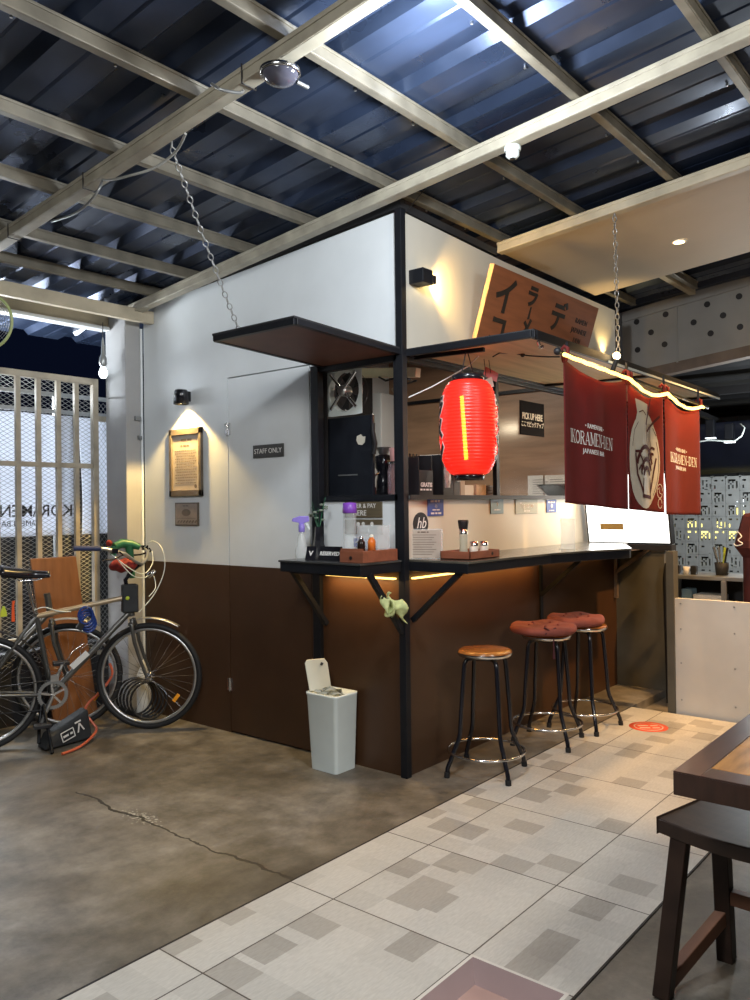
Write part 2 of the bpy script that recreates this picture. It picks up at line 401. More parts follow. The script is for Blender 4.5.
def tile_mat():
    m = bpy.data.materials.new('patchwork_floor_tiles'); m.use_nodes = True; nt = m.node_tree; N = nt.nodes; L = nt.links; b = N['Principled BSDF']
    geo = N.new('ShaderNodeNewGeometry'); sx = N.new('ShaderNodeSeparateXYZ'); L.new(geo.outputs['Position'], sx.inputs[0])
    def mth(op, a, c=None, d=None):
        q = N.new('ShaderNodeMath'); q.operation = op
        for i, k in enumerate((a, c, d)):
            if k is None: continue
            if isinstance(k, (int, float)): q.inputs[i].default_value = k
            else: L.new(k, q.inputs[i])
        return q.outputs[0]
    X = mth('MULTIPLY', mth('ADD', sx.outputs[0], .027), 1/.621); Y = mth('MULTIPLY', mth('ADD', sx.outputs[1], .615), 1/.616)
    fx = mth('FRACT', X); fy = mth('FRACT', Y)
    ex = mth('MINIMUM', fx, mth('SUBTRACT', 1., fx)); ey = mth('MINIMUM', fy, mth('SUBTRACT', 1., fy))
    grout = mth('LESS_THAN', mth('MINIMUM', ex, ey), .0045)
    def cells(nx, ny, seed, thr):
        cu = mth('FLOOR', mth('MULTIPLY', X, nx)); cv = mth('FLOOR', mth('MULTIPLY', Y, ny))
        cb = N.new('ShaderNodeCombineXYZ'); L.new(cu, cb.inputs[0]); L.new(cv, cb.inputs[1]); cb.inputs[2].default_value = seed
        w = N.new('ShaderNodeTexWhiteNoise'); L.new(cb.outputs[0], w.inputs['Vector'])
        return mth('GREATER_THAN', w.outputs['Value'], thr), w.outputs['Value']
    a, va = cells(4, 5, 3.1, .84); c, vc = cells(5, 4, 8.7, .86)
    p = mth('MAXIMUM', a, c)
    tone = mth('MULTIPLY_ADD', vc, .16, .92)
    n2 = N.new('ShaderNodeTexNoise'); n2.inputs['Scale'].default_value = 1.; n2.inputs['Detail'].default_value = 4
    mp = N.new('ShaderNodeMapping'); mp.inputs['Scale'].default_value = (30, 140, 1); L.new(geo.outputs['Position'], mp.inputs[0]); L.new(mp.outputs[0], n2.inputs['Vector'])
    mx = N.new('ShaderNodeMixRGB'); L.new(p, mx.inputs[0]); mx.inputs[1].default_value = (.50, .48, .435, 1); mx.inputs[2].default_value = (.34, .32, .285, 1)
    m1 = N.new('ShaderNodeMixRGB'); m1.blend_type = 'MULTIPLY'; m1.inputs[0].default_value = 1; L.new(mx.outputs[0], m1.inputs[1]); L.new(tone, m1.inputs[2])
    m2 = N.new('ShaderNodeMixRGB'); m2.blend_type = 'OVERLAY'; m2.inputs[0].default_value = .22; L.new(m1.outputs[0], m2.inputs[1]); L.new(n2.outputs['Fac'], m2.inputs[2])
    m3 = N.new('ShaderNodeMixRGB'); L.new(grout, m3.inputs[0]); L.new(m2.outputs[0], m3.inputs[1]); m3.inputs[2].default_value = (.07, .055, .045, 1)
    L.new(m3.outputs[0], b.inputs['Base Color']); b.inputs['Roughness'].default_value = .42
    return m
M['tile'] = tile_mat()
def roof_mat():
    m = mat('navy_roof_sheet', (.030, .045, .085), .36, metal=.55, var=.35, scale=1.6, stretch=(2.2, .8, 1))
    nt = m.node_tree; N = nt.nodes; L = nt.links
    nz = N.new('ShaderNodeTexNoise'); nz.inputs['Scale'].default_value = 2.3; nz.inputs['Detail'].default_value = 7
    tc = N.new('ShaderNodeTexCoord'); L.new(tc.outputs['Object'], nz.inputs['Vector'])
    r = N.new('ShaderNodeMapRange'); r.inputs[1].default_value = .35; r.inputs[2].default_value = .65; r.inputs[3].default_value = .22; r.inputs[4].default_value = .55
    L.new(nz.outputs['Fac'], r.inputs[0]); L.new(r.outputs[0], N['Principled BSDF'].inputs['Roughness'])
    return m
M['roof'] = roof_mat()
M['led'] = emit('warm_led', (1, .62, .16), 4.5)
M['led_noren'] = emit('bright_warm_led', (1, .68, .17), 4)
M['bulb_white'] = emit('white_bulb_glow', (.85, .95, 1), 5)
M['bulb_warm'] = emit('warm_bulb_glow', (1, .75, .4), 8)
M['lightbox'] = emit('lightbox_face', (1, 1, .96), 2.6)
M['panel_glow'] = emit('yellow_surface_glow', (1, .85, .25), 2.2)
M['white_glow'] = emit('far_white_glow', (.85, .93, 1), 2.5)

# ================================================================== THE SETTING
FX0, FX1, FY0, FY1 = -7.5, 9.0, -6.0, 5.5
TX1 = 2.215; TY0, TY1 = -1.604, -.382
PX0, PX1, PY0, PY1 = -1.868, -1.262, -1.585, -1.232   # sump beside the tile joint
b = MB()
def slab(b, x0, x1, y0, y1, z0, z1): b.box((x0, y0, z0), (x1, y1, z1))
slab(b, FX0, FX1, TY1, FY1, -.12, 0)
slab(b, FX0, FX1, FY0, TY0, -.12, 0)
o = struct(b.build('floor', M['floor'], base=(0, 0, 0)), 'stained grey brown concrete floor with a crumbling crack')
b = MB(); slab(b, TX1, FX1, TY0, TY1, -.12, -.06)
struct(b.build('floor_lowered_strip', M['floor'], base=(0, 0, 0)))
b = MB()
slab(b, FX0, PX0, TY0, TY1, -.12, .003); slab(b, PX1, TX1, TY0, TY1, -.12, .003)
slab(b, PX0, PX1, TY0, PY0, -.12, .003); slab(b, PX0, PX1, PY1, TY1, -.12, .003)
o = struct(b.build('floor_tile_strip', M['tile'], base=(0, 0, 0)), 'strip of pale patchwork floor tiles')
b = MB()   # mauve lined sump in the tile strip
d = -.075; i = .017
A = [(PX0, PY0, .003), (PX1, PY0, .003), (PX1, PY1, .003), (PX0, PY1, .003)]
B = [(PX0+.012, PY0+.012, .003), (PX1-.012, PY0+.012, .003), (PX1-.012, PY1-.012, .003), (PX0+.012, PY1-.012, .003)]
Cc = [(PX0+.012+i, PY0+.012+i, d), (PX1-.012-i, PY0+.012+i, d), (PX1-.012-i, PY1-.012-i, d), (PX0+.012+i, PY1-.012-i, d)]
b.mat(0).add(A+B, [(k, (k+1) % 4, 4+(k+1) % 4, 4+k) for k in range(4)])
b.mat(1).add(B+Cc, [(k, (k+1) % 4, 4+(k+1) % 4, 4+k) for k in range(4)])
b.mat(2).add(Cc, [(0, 1, 2, 3)])
struct(b.build('floor_sump', [M['pit_rim'], M['mauve'], M['mauve_dark']], base=(PX0, PY0, d)))
struct(b.build('trim_1', M['pit_rim'])) if False else None
# concrete/tile seam
b = MB(); b.beam((FX0, TY1, .0015), (TX1, TY1, .0015), .008, .006); b.beam((FX0, TY0, .0015), (TX1, TY0, .0015), .008, .006)
struct(b.build('trim_1', M['ink'], base=(0, 0, 0)))

wtop = lambda y: 3.13-.065*y
b = MB()      # left wall: x = 0, faces the camera's left
X = (0, 1, 0); Z = (0, 0, 1)
def yz(b, poly, x=0, t=.06): b.prism(poly, (x, 0, 0), (0, 1, 0), (0, 0, 1), (t, 0, 0))
yz(b, [(1.468, 1.112), (2.41, 1.112), (2.41, wtop(2.41)), (1.468, wtop(1.468))])
yz(b, [(.70, 2.364), (1.468, 2.364), (1.468, wtop(1.468)), (.70, wtop(.7))])
yz(b, [(.02, 2.345), (.70, 2.345), (.70, wtop(.7)), (.02, wtop(.02))])
yz(b, [(.02, 1.19), (.60, 1.19), (.60, 1.525), (.02, 1.525)])
struct(b.build('wall_left', M['white_wall'], base=(0, 0, 0)), 'white painted side wall of the booth')
b = MB(); yz(b, [(1.468, 0), (2.41, 0), (2.41, 1.11), (1.468, 1.11)]); yz(b, [(.02, 0), (.706, 0), (.706, 1.19), (.02, 1.19)])
struct(b.build('wall_left_wainscot', M['brown_wall'], base=(0, 0, 0)), 'dark brown lower boarding of the side wall')
dr = MB(); yz(dr, [(.712, 1.112), (1.462, 1.112), (1.462, 2.356), (.712, 2.356)], .001, .045)
door = struct(dr.build('door_1', M['white_wall'], base=(0, 1.09, 0)), 'flush white and brown staff door')
b = MB(); yz(b, [(.712, .012), (1.462, .012), (1.462, 1.110), (.712, 1.110)], .001, .045); b.build('door_lower_panel', M['brown_wall'], parent=door)
for z in (2.02, .32):
    b = MB()
    b.box((-.006, 1.44, z-.04), (.002, 1.492, z+.04)); b.tube([(-.008, 1.466, z-.045), (-.008, 1.466, z+.045)], .006)
    b.build('door_hinge', M['chrome'], parent=door)
b = MB(); yz(b, [(.62, -.02), (2.41, -.02), (2.41, 2.5), (.62, 2.5)], .064, .004)
struct(b.build('wall_left_backing', M['ink'], base=(0, 0, 0)))
# right (serving) wall: y = 0
b = MB()
def xz(b, poly, y=0, t=.06): b.prism(poly, (0, y, 0), (1, 0, 0), (0, 0, 1), (0, t, 0))
xz(b, [(.02, 2.35), (2.93, 2.35), (2.93, 3.10), (1.12, 3.10), (.02, 3.13)])
struct(b.build('wall_right', mat('cream_white_board', (.54, .51, .44), .45, var=.06, scale=2.5), base=(0, 0, 0)), 'cream white wall above the serving hatch')
b = MB(); xz(b, [(.02, 1.19), (2.93, 1.19), (2.93, 1.53), (.02, 1.53)])
struct(b.build('wall_right_hatch_board', M['cream_wall'], base=(0, 0, 0)), 'cream board between counter and shelf')
b = MB(); xz(b, [(.02, 0), (2.93, 0), (2.93, 1.19), (.02, 1.19)])
b.build; struct(b.build('wall_right_wainscot', M['brown_wall'], base=(0, 0, 0)), 'dark brown lower boarding under the long counter')
# booth interior
b = MB(); b.box((2.93, .06, 0), (2.99, 2.41, 3.0))
struct(b.build('wall_plywood', M['plywood'], base=(2.93, 0, 0)), 'brown plywood end wall inside the booth')
b = MB(); b.beam((2.915, .1, 2.515), (2.915, 2.3, 2.515), .03, .03); struct(b.build('trim_2', M['black_metal'], base=(2.9, 0, 2.5)))
b = MB(); b.box((.06, 2.41, 0), (2.99, 2.47, 2.95)); struct(b.build('wall_back', M['white_wall'], base=(0, 2.41, 0)), 'white rear wall inside the booth')
b = MB(); b.mat(0).box((2.88, -.40, 0), (2.95, 0, 1.118)); b.mat(1).box((2.87, -.41, 1.10), (2.95, 0, 1.128))
struct(b.build('wall_counter_end', [M['grey_board'], M['dark']], base=(2.9, -.2, 0)), 'grey board closing the end of the counter')
# posts
b = MB(); b.box((-.022, -.022, 0), (.022, .022, 3.135)); b.box((-.012, .022, 1.2), (.0, .05, 2.34))
struct(b.build('trim_3', M['black_metal'], base=(0, 0, 0), bevel=.002), 'black steel corner post')
b = MB(); b.box((-.028, .612, 0), (.02, .672, 2.34)); struct(b.build('trim_4', M['black_metal'], base=(0, .65, 0), bevel=.002), 'black steel post beside the door')
b = MB(); b.box((-.012, .02, 2.30), (.03, .62, 2.345)); b.box((-.012, .02, 1.525), (.05, .62, 1.56)); b.box((.02, -.015, 2.30), (2.93, .03, 2.345))
struct(b.build('trim_5', M['black_metal'], base=(0, 0, 1.5), bevel=.002))
b = MB(); b.box((1.0, .0, 1.555), (1.035, .03, 2.33)); struct(b.build('trim_6', M['black_metal'], base=(1.0, 0, 1.55)))
# glazing right of the mullion
b = MB(); b.box((1.035, .012, 1.556), (2.92, .017, 2.30)); struct(b.build('window_1', M['pane'], base=(2, 0, 1.55)), 'clear pane of the serving hatch')

# ---- pillar + conduit
b = MB(); b.box((-.155, 2.41, 0), (-.03, 2.67, 2.98)); b.box((-.12, 2.56, 2.9), (.02, 2.66, 3.12))
pil = struct(b.build('wall_pillar', M['concrete_pillar'], base=(-.09, 2.5, 0), bevel=.006), 'grey pillar at the end of the white wall')
b = MB(); b.tube([(-.012, 2.425, 0), (-.012, 2.425, 2.83)], .011, 8)
struct(b.build('trim_7', M['white_wall'], base=(0, 2.42, 0)))
b = MB(); b.beam((-.16, 2.62, 2.32), (-.24, 2.50, 2.30), .012, .012); b.beam((-.06, 2.40, 2.02), (-.03, 2.41, 2.02), .02, .03); b.beam((-.09, 2.395, 2.16), (-.04, 2.40, 2.16), .02, .03)
struct(b.build('trim_8', M['steel_grey'], base=(-.1, 2.5, 2)))

# ---- roof
S = .0986
b = MB(); RC = 3.27
prof = []; x = -7.4; pitch = .42
while x < 3.6:
    prof += [(x, 0), (x+.10, 0), (x+.105, .006), (x+.12, 0), (x+.24, 0), (x+.28, .038), (x+.37, .038), (x+.41, 0)]; x += pitch
def rp(x, z, y): return Vector((x, y, RC+z-S*y))
ys = (-5.5, 3.6); vs = [rp(px_, pz_, y) for y in ys for px_, pz_ in prof]; n = len(prof)
b.add(vs, [(i, i+1, n+i+1, n+i) for i in range(n-1)])
struct(b.build('ceiling', M['roof'], base=(0, 0, RC), solid=.002), 'dark navy corrugated roof sheets')
b = MB()   # a second, slightly deeper joint of each sheet: small lap screws
for yy in (-1.683, -1.097, -.5, .03, .6, 1.17, 1.75):
    x = -3.4
    while x < 2.6:
        b.tube([(x, yy+.06, RC-S*(yy+.06)-.012), (x, yy+.06, RC-S*(yy+.06))], .006, 6); x += pitch
struct(b.build('ceiling_screws', M['alu'], base=(0, 0, 3.2)))
def roofbeam(name, x0, x1, zc, h, y0, y1, mt, sl=S, lip=.0):
    b = MB(); z = lambda y: zc-sl*y
    w = x1-x0
    b.prism([(0, 0), (w, 0), (w, h), (0, h)], (x0, y0, z(y0)), (1, 0, 0), (0, 0, 1), (0, y1-y0, z(y1)-z(y0)))
    if lip:
        b.prism([(-.006, h-.02), (0, h-.02), (0, h), (-.006, h)], (x0, y0, z(y0)), (1, 0, 0), (0, 0, 1), (0, y1-y0, z(y1)-z(y0)))
        b.prism([(-.006, 0), (0, 0), (0, .014), (-.006, .014)], (x0, y0, z(y0)), (1, 0, 0), (0, 0, 1), (0, y1-y0, z(y1)-z(y0)))
    return struct(b.build(name, mt, base=(x0, y0, z(y0)), bevel=.003))
roofbeam('ceiling_beam', -.162, -.10, 3.135, .065, -4.5, 2.36, M['beam'], lip=1)
roofbeam('ceiling_beam', -1.416, -1.357, 3.135, .065, -4.5, 2.6, M['beam'], lip=1)
roofbeam('ceiling_beam', 1.04, 1.10, 3.138, .066, -4.5, .0, M['beam2'], .093, lip=1)
roofbeam('ceiling_beam', -3.0, -2.94, 3.135, .065, -4.5, 2.6, M['beam'])
for yy in (-2.30, -1.70, -1.128, -.54, -.018, .585, 1.11, 1.68, 2.10):
    b = MB(); z = 3.232-S*yy
    z = 3.202-S*yy
    b.box((-7, yy-.016, z), (3.3, yy+.020, z+.062)); b.box((-7, yy-.022, z), (3.3, yy-.016, z+.012)); b.box((-7, yy-.022, z+.05), (3.3, yy-.016, z+.062))
    struct(b.build('ceiling_purlin', M['purlin'], base=(0, yy, z), bevel=.002))
# beams across at the back
b = MB(); b.box((-6, 2.27, 2.845), (-.005, 2.32, 2.935)); struct(b.build('ceiling_beam_cross', M['beam2'], base=(-3, 2.3, 2.84), bevel=.003))
b = MB(); b.box((-6, 2.62, 2.85), (-.16, 2.68, 2.93)); b.mat(1).box((-6, 2.60, 2.822), (-.16, 2.70, 2.845))
struct(b.build('ceiling_beam_cross', [M['beam2'], M['white_wall']], base=(-3, 2.65, 2.8)))
# dark wall plate on top of the booth walls
b = MB(); b.beam((.03, .0, 3.175), (.03, 2.3, 3.175-.15), .05, .05); b.beam((.03, .03, 3.165), (1.05, .03, 3.145), .05, .045)
struct(b.build('trim_9', M['dark'], base=(0, 0, 3.1)))
# tan ceiling panel with downlight opening
b = MB(); z = lambda y: 3.157-.093*y
b.prism([(1.10, 0), (2.565, 0), (2.565, .012), (1.10, .012)], (0, .01, z(.01)), (1, 0, 0), (0, 0, 1), (0, -3.5, z(-3.49)-z(.01)))
struct(b.build('ceiling_panel', M['panel'], base=(1.8, 0, 3.15)), 'tan boarded ceiling panel over the serving side')
b = MB()
b.beam((1.7, -.45, z(-.45)+.1), (3.5, -.45, z(-.45)+.1), .05, .07)
struct(b.build('ceiling_purlin', M['beam2'], base=(3, -.4, 3.3)))
# perforated steel beam beyond
b = MB(); XP = 3.6
zt = lambda y: 3.26-.13*y; zb = lambda y: 2.70-.105*y
holes = [at(637, 322, 0, XP), at(666, 314.5, 0, XP), at(651.4, 332.5, 0, XP), at(665, 344.5, 0, XP), at(638, 350, 0, XP),
         at(707.5, 304.5, 0, XP), at(739.5, 296.5, 0, XP), at(694, 322.5, 0, XP), at(723.5, 315.5, 0, XP), at(711, 333.5, 0, XP), at(740.5, 327, 0, XP)]
b.prism([(.25, zb(.25)), (-3.5, zb(-3.5)), (-3.5, zt(-3.5)), (.25, zt(.25))], (XP, 0, 0), (0, 1, 0), (0, 0, 1), (.05, 0, 0))
b.prism([(.25, zt(.25)-.09), (-3.5, zt(-3.5)-.09), (-3.5, zt(-3.5)), (.25, zt(.25))], (XP-.02, 0, 0), (0, 1, 0), (0, 0, 1), (.02, 0, 0))
b.mat(1)
for h in holes: b.lathe([(.026, 0), (.026, .004)], (0, 0, 0), 20, M=Matrix.Translation((XP-.0035, h.y, h.z)) @ Matrix.Rotation(radians(90), 4, 'Y'), smooth=False)
b.mat(2).prism([(.25, zb(.25)-.09), (-3.5, zb(-3.5)-.09), (-3.5, zb(-3.5)), (.25, zb(.25))], (XP, 0, 0), (0, 1, 0), (0, 0, 1), (.12, 0, 0))
b.mat(0).box((XP-.012, -.29, 2.72), (XP, -.275, 3.28))
struct(b.build('ceiling_beam_perforated', [M['perf'], M['ink'], M['brown_steel']], base=(XP, 0, 2.6)), 'grey steel beam punched with round holes')
b = MB(); b.box((3.0, .0, 2.36), (3.08, .10, 3.1)); struct(b.build('trim_10', M['dark'], base=(3.04, 0, 2.3)))
# dark neighbouring roof and hanging tarpaulin
b = MB(); x = 3.8
pr = []
while x < 8.6: pr += [(x, 0), (x+.12, 0), (x+.15, .04), (x+.2, .04)]; x += .26
vs = [Vector((p, yy, 2.95-.12*(p-3.8)+q)) for yy in (-4, 3) for p, q in pr]; n = len(pr)
b.add(vs, [(i, i+1, n+i+1, n+i) for i in range(n-1)])
struct(b.build('ceiling_neighbour_roof', M['dark'], base=(6, 0, 2.5), solid=.004))
b = MB()
b.grid(lambda u, v: Vector((6.25+.05*sin(u*23)*(1-v)-.3*v, -3+5.4*u, 1.80+.56*v-.03*sin(u*9))), 40, 6)
tp = tag(b.build('tarpaulin', mat('dark_navy_tarpaulin', (.004, .006, .016), .5, var=.3, scale=3), solid=.004), 'dark navy tarpaulin hanging above the patterned block wall', 'tarpaulin')
b = MB(); b.beam((6.2, -3, 2.37), (6.2, 3, 2.37), .05, .07); b.beam((5.0, -3, 2.62), (5.0, 3, 2.62), .06, .08); b.beam((3.9, .35, 2.66), (6.3, .1, 2.40), .05, .05); b.beam((3.9, -1.2, 2.66), (6.3, -1.4, 2.40), .05, .05)
struct(b.build('ceiling_neighbour_frame', M['dark'], base=(5, 0, 2.4)))
# outer boundary walls, so that no open horizon shows
b = MB(); b.box((8.8, -5, -.1), (8.9, 5.4, 4)); b.box((-7.4, 5.3, -.1), (8.9, 5.4, 2.0))
struct(b.build('wall_outer', M['dark'], base=(0, 5, 0)))
b = MB(); b.box((3.05, 2.5, -.1), (8.8, 2.56, 3.0)); struct(b.build('wall_neighbour', M['dark'], base=(5, 2.5, 0)))

# breeze block wall
b = MB(); XB = 6.0; pit = .152
pats = [[(1,1,1,4),(2,5,3,1),(3,1,1,2),(5,0,1,3),(5,4,1,2),(3,4,1,1),(4,3,1,1)], [(5,1,1,2),(1,5,1,1),(4,5,2,1)], [(0,1,1,3),(2,0,2,1),(2,2,1,2),(4,1,1,1),(4,3,1,3),(2,5,1,1)], [(1,0,1,1),(4,4,2,1)]]
rnd = random.Random(3)
for r in range(-1, 8):
    for c in range(-8, 16):
        yy = -1.2+c*pit; zz = .60+r*.146
        pt = pats[0] if (r+c) % 2 == 0 else pats[1]
        if (r*3+c) % 5 == 0: pt = pats[2] if (r+c) % 2 == 0 else pats[3]
        holes = set()
        for hx, hz, w, h in pt:
            for a_ in range(w):
                for b_ in range(h): holes.add((hx+a_, hz+b_))
        n = 7; g = pit/n*.97; gz = .146/n*.97
        for a_ in range(n):
            for b_ in range(n):
                if (a_, b_) in holes: continue
                y0 = yy+.002+a_*g; z0 = zz+.002+b_*gz
                q = [(y0, z0), (y0+g, z0), (y0+g, z0+gz), (y0, z0+gz)]
                b.add([(XB, y_, z_) for y_, z_ in q], [(0, 1, 2, 3)])
    # mortar bed behind each course
for r in range(-1, 9): b.box((XB+.005, -2.45, .597+r*.146), (XB+.022, 1.3, .605+r*.146))
for c_ in range(-8, 17): b.box((XB+.005, -1.204+c_*pit, .45), (XB+.022, -1.196+c_*pit, 1.78))
o = b.build('wall_breeze_block', M['concrete_block'], base=(XB, 0, .45), solid=.03)
struct(o, 'grey patterned breeze block wall')
b = MB(); b.box((6.03, -2.6, 0), (6.08, 1.3, .455)); struct(b.build('wall_block_base', M['dark'], base=(6, 0, 0)))
b = MB(); b.box((6.45, -.25, 1.30), (6.5, .05, 1.42)); b.box((6.45, -.65, 1.18), (6.5, -.45, 1.42)); b.box((6.45, -.1, 1.06), (6.5, .62, 1.26))
lt = tag(b.build('yellow_glow_panel', M['panel_glow'], base=(6.47, .2, 1.28)), 'glowing yellow panels standing in for a lit wall behind the block wall', 'lamp')  # glow stands in for a yellow wall lit by a lamp
b = MB(); b.box((6.50, -.7, 1.0), (6.53, .7, 2.5)); b.build('back_board', M['dark'], parent=lt)
b = MB(); b.box((6.4, -.05, 1.44), (6.46, .03, 1.52)); bl = tag(b.build('white_lamp', M['white_glow'], base=(6.43, -.01, 1.44)), 'small white lamp glinting through the block wall', 'lamp')
b = MB(); b.beam((6.43, -.01, 1.52), (6.43, -.01, 2.5), .01, .01); b.build('cord', M['dark'], parent=bl)

# white partition on the right
b = MB(); b.box((2.245, -3.2, -.06), (2.285, -.70, .815))
struct(b.build('wall_partition', mat('pale_partition_board', (.58, .56, .52), .5, var=.08, scale=2.5), base=(2.26, -2, 0)), 'pale low partition board with screw heads')
b = MB()
for yy in (-.74, -1.1, -1.5):
    for zz in (.78, .6, .36, .1): b.lathe([(.006, 0), (.006, .003)], (0, 0, 0), 8, M=Matrix.Translation((2.2425, yy, zz)) @ Matrix.Rotation(radians(90), 4, 'Y'))
struct(b.build('trim_11', M['steel_grey'], base=(2.24, -1, 0)))
b = MB(); b.box((2.225, -.70, -.06), (2.32, -.648, 1.148)); struct(b.build('trim_12', M['grey_board'], base=(2.27, -.67, 0)), 'grey stud at the counter end')

# ================================================================== COUNTERS, SHELF, CANOPIES
# left counter
c = thing('side_counter', 'short black counter on the white side wall beside the staff door', 'counter', (-.19, .3, 1.13))
b = MB(); b.box((-.375, -.005, 1.135), (-.032, .59, 1.188)); b.build('frame', M['black_metal'], c, bevel=.003)
b = MB(); b.box((-.382, -.01, 1.188), (-.032, .597, 1.199)); b.build('counter_top', M['counter'], c, bevel=.002)
for y0 in (.0, .57):
    b = MB(); b.beam((-.30, y0+.0, 1.14), (-.02, y0+.0, .80), .028, .028); b.build('bracket', M['black_metal'], c)
b = MB(); b.beam((-.33, .55, 1.13), (-.33, .0, 1.13), .02, .01); b.build('rail', M['black_metal'], c)
b = MB(); b.box((-.035, .05, 1.088), (-.006, .56, 1.096)); b.build('led_strip', M['led'], c)
lamp('side_counter_led_light', 'AREA', (-.06, .3, 1.085), 2.4, WARM, .48, aim=(-.03, .3, 0), size_y=.03)
# right counter
c = thing('serving_counter', 'long dark counter with worn pale top along the serving hatch', 'counter', (1.3, -.2, 1.13))
P = [(.026, -.002), (.026, -.40), (.9, -.43), (1.25, -.50), (1.60, -.635), (1.66, -.62), (2.19, -.36), (2.24, -.36), (2.24, -.002)]
b = MB(); b.prism([(x+(0.0), y) for x, y in P], (0, 0, 1.135), (1, 0, 0), (0, 1, 0), (0, 0, .052)); b.build('frame', M['black_metal'], c, bevel=.003)
P2 = [(x, y-.006 if y < -.1 else y) for x, y in P]
b = MB(); b.prism(P2, (0, 0, 1.187), (1, 0, 0), (0, 1, 0), (0, 0, .012)); b.build('counter_top', mat('worn_laminate_top', (.085, .078, .062), .2, var=.5, scale=3.5, spec=.7), c, bevel=.002)
for x0, zz in ((.05, .88), (1.55, .93)):
    b = MB(); b.beam((x0, -.34, 1.14), (x0, -.02, .86), .028, .028); b.build('bracket', M['black_metal'], c)
b = MB(); b.beam((2.84, -.30, 1.13), (2.84, -.02, .93), .028, .028); b.beam((2.84, -.018, 1.13), (2.84, -.018, .72), .028, .028); b.box((2.24, -.30, 1.13), (2.87, -.002, 1.148)); b.build('bracket', M['brown_steel'], c)
b = MB(); b.box((1.55, -.014, .68), (1.585, -.001, 1.13)); b.build('wall_bar', M['black_metal'], c)
b = MB(); b.box((.06, -.03, 1.088), (2.6, -.006, 1.096)); b.build('led_strip', M['led'], c)
lamp('serving_counter_led_light', 'AREA', (.75, -.06, 1.085), 3.2, AMBER, 1.4, aim=(.75, -.02, 0), size_y=.03)
# shelf inside hatch
c = thing('hatch_shelf', 'dark shelf board across the serving hatch', 'shelf', (1.4, .1, 1.53))
b = MB(); b.box((.03, -.025, 1.532), (2.9, .26, 1.552)); b.build('board', M['steel_grey'], c, bevel=.002)
b = MB(); b.box((.03, -.03, 1.530), (2.9, -.024, 1.556)); b.build('edge_strip', M['dark'], c)
b = MB(); b.box((.06, -.01, 1.532), (.62, .6, 1.55))
s2 = thing('hatch_shelf', 'dark shelf board inside the short side hatch', 'shelf', (.4, .3, 1.53))
b = MB(); b.box((.055, .265, 1.532), (.10, .6, 1.552)); b.box((.17, .265, 1.532), (.75, .6, 1.552)); b.box((.10, .265, 1.532), (.17, .295, 1.552)); b.build('board', M['steel_grey'], s2)

# left canopy
c = thing('hatch_flap', 'small raised hatch flap with brown underside hung over the side counter', 'hatch flap', (-.45, .3, 2.34))
zl = lambda x: 2.343+.034*(-x/.83)
def flapq(b, x0, x1, y0, y1_, dz, t):
    v = [Vector((x, y, zl(x)+dz)) for x, y in ((x0, y0), (x1, y0), (x1, y1_), (x0, y1_))]; w_ = [p+Vector((0, 0, t)) for p in v]
    b.add(v+w_, [(0, 3, 2, 1), (4, 5, 6, 7), (0, 1, 5, 4), (1, 2, 6, 5), (2, 3, 7, 6), (3, 0, 4, 7)])
b = MB(); flapq(b, -.815, -.02, .01, .575, -.012, .008); b.build('underside_board', M['brown_soffit'], c)
b = MB(); flapq(b, -.835, -.01, -.005, .60, .014, .012); b.build('top_board', M['dark'], c, bevel=.003)
b = MB()
for (xa, ya, xb, yb) in ((-.82, .0, -.82, .592), (-.82, .005, -.01, .005), (-.82, .588, -.01, .588)): b.beam((xa, ya, zl(xa)), (xb, yb, zl(xb)), .03, .03)
b.build('frame', M['black_metal'], c, bevel=.002)
# right canopy (front edge sags a little towards the far end)
zf = lambda x, y: 2.352-(-y/.8)*(.004+.008*x)
c = thing('hatch_canopy', 'long raised hatch canopy with plywood underside holding the curtain rod', 'canopy', (1.5, -.4, 2.3))
x0, x1, y1 = .03, 2.97, -.79
def slabq(b, pts, t): # quad on the canopy surface
    v = [Vector((x, y, zf(x, y)+dz)) for (x, y, dz) in pts]; w = [p+Vector((0, 0, t)) for p in v]
    b.add(v+w, [(0, 3, 2, 1), (4, 5, 6, 7), (0, 1, 5, 4), (1, 2, 6, 5), (2, 3, 7, 6), (3, 0, 4, 7)])
b = MB(); slabq(b, [(x0, 0, -.012), (x1, 0, -.012), (x1, y1, -.012), (x0, y1, -.012)], .008); b.build('underside_board', M['soffit_ply'], c)
b = MB(); slabq(b, [(x0, 0, .004), (x1, 0, .004), (x1, y1-.01, .004), (x0, y1-.01, .004)], .010); b.build('top_board', M['dark'], c)
b = MB()
for (xa, ya, xb, yb) in ((x0, -.0, x0, y1), (x1, 0, x1, y1), (x0, y1, x1, y1), (1.62, 0, 1.62, y1), (x0, -.02, x1, -.02)):
    b.beam((xa, ya, zf(xa, ya)-.012), (xb, yb, zf(xb, yb)-.012), .03, .036)
b.build('frame', M['black_metal'], c, bevel=.002)
b = MB(); b.beam((.05, y1-.012, zf(.05, y1)-.014), (2.98, y1-.012, zf(2.98, y1)-.014), .012, .042); b.mat(1).beam((.9, y1-.021, zf(.9, y1)-.030), (2.98, y1-.021, zf(2.98, y1)-.030), .006, .012); b.build('front_edge', [M['black_metal'], M['white_plastic']], c)  # lower strip coloured white to carry the reflected LED light
b = MB(); b.beam((.10, -.02, 2.325), (.10, -.47, 2.312), .02, .022); b.build('lantern_bar', M['black_metal'], c)
b = MB(); b.tube([at(560, 357, 1, -.78), at(548, 357, 1, -.7), at(530, 356, 1, -.55), at(515, 354, 1, -.45), at(500, 353, 1, -.42), at(493, 357, 1, -.4)], .004, 6)
b.sphere(at(523, 355, 1, -.5), .014, 8, 6); b.build('cable', M['black_plastic'], c)
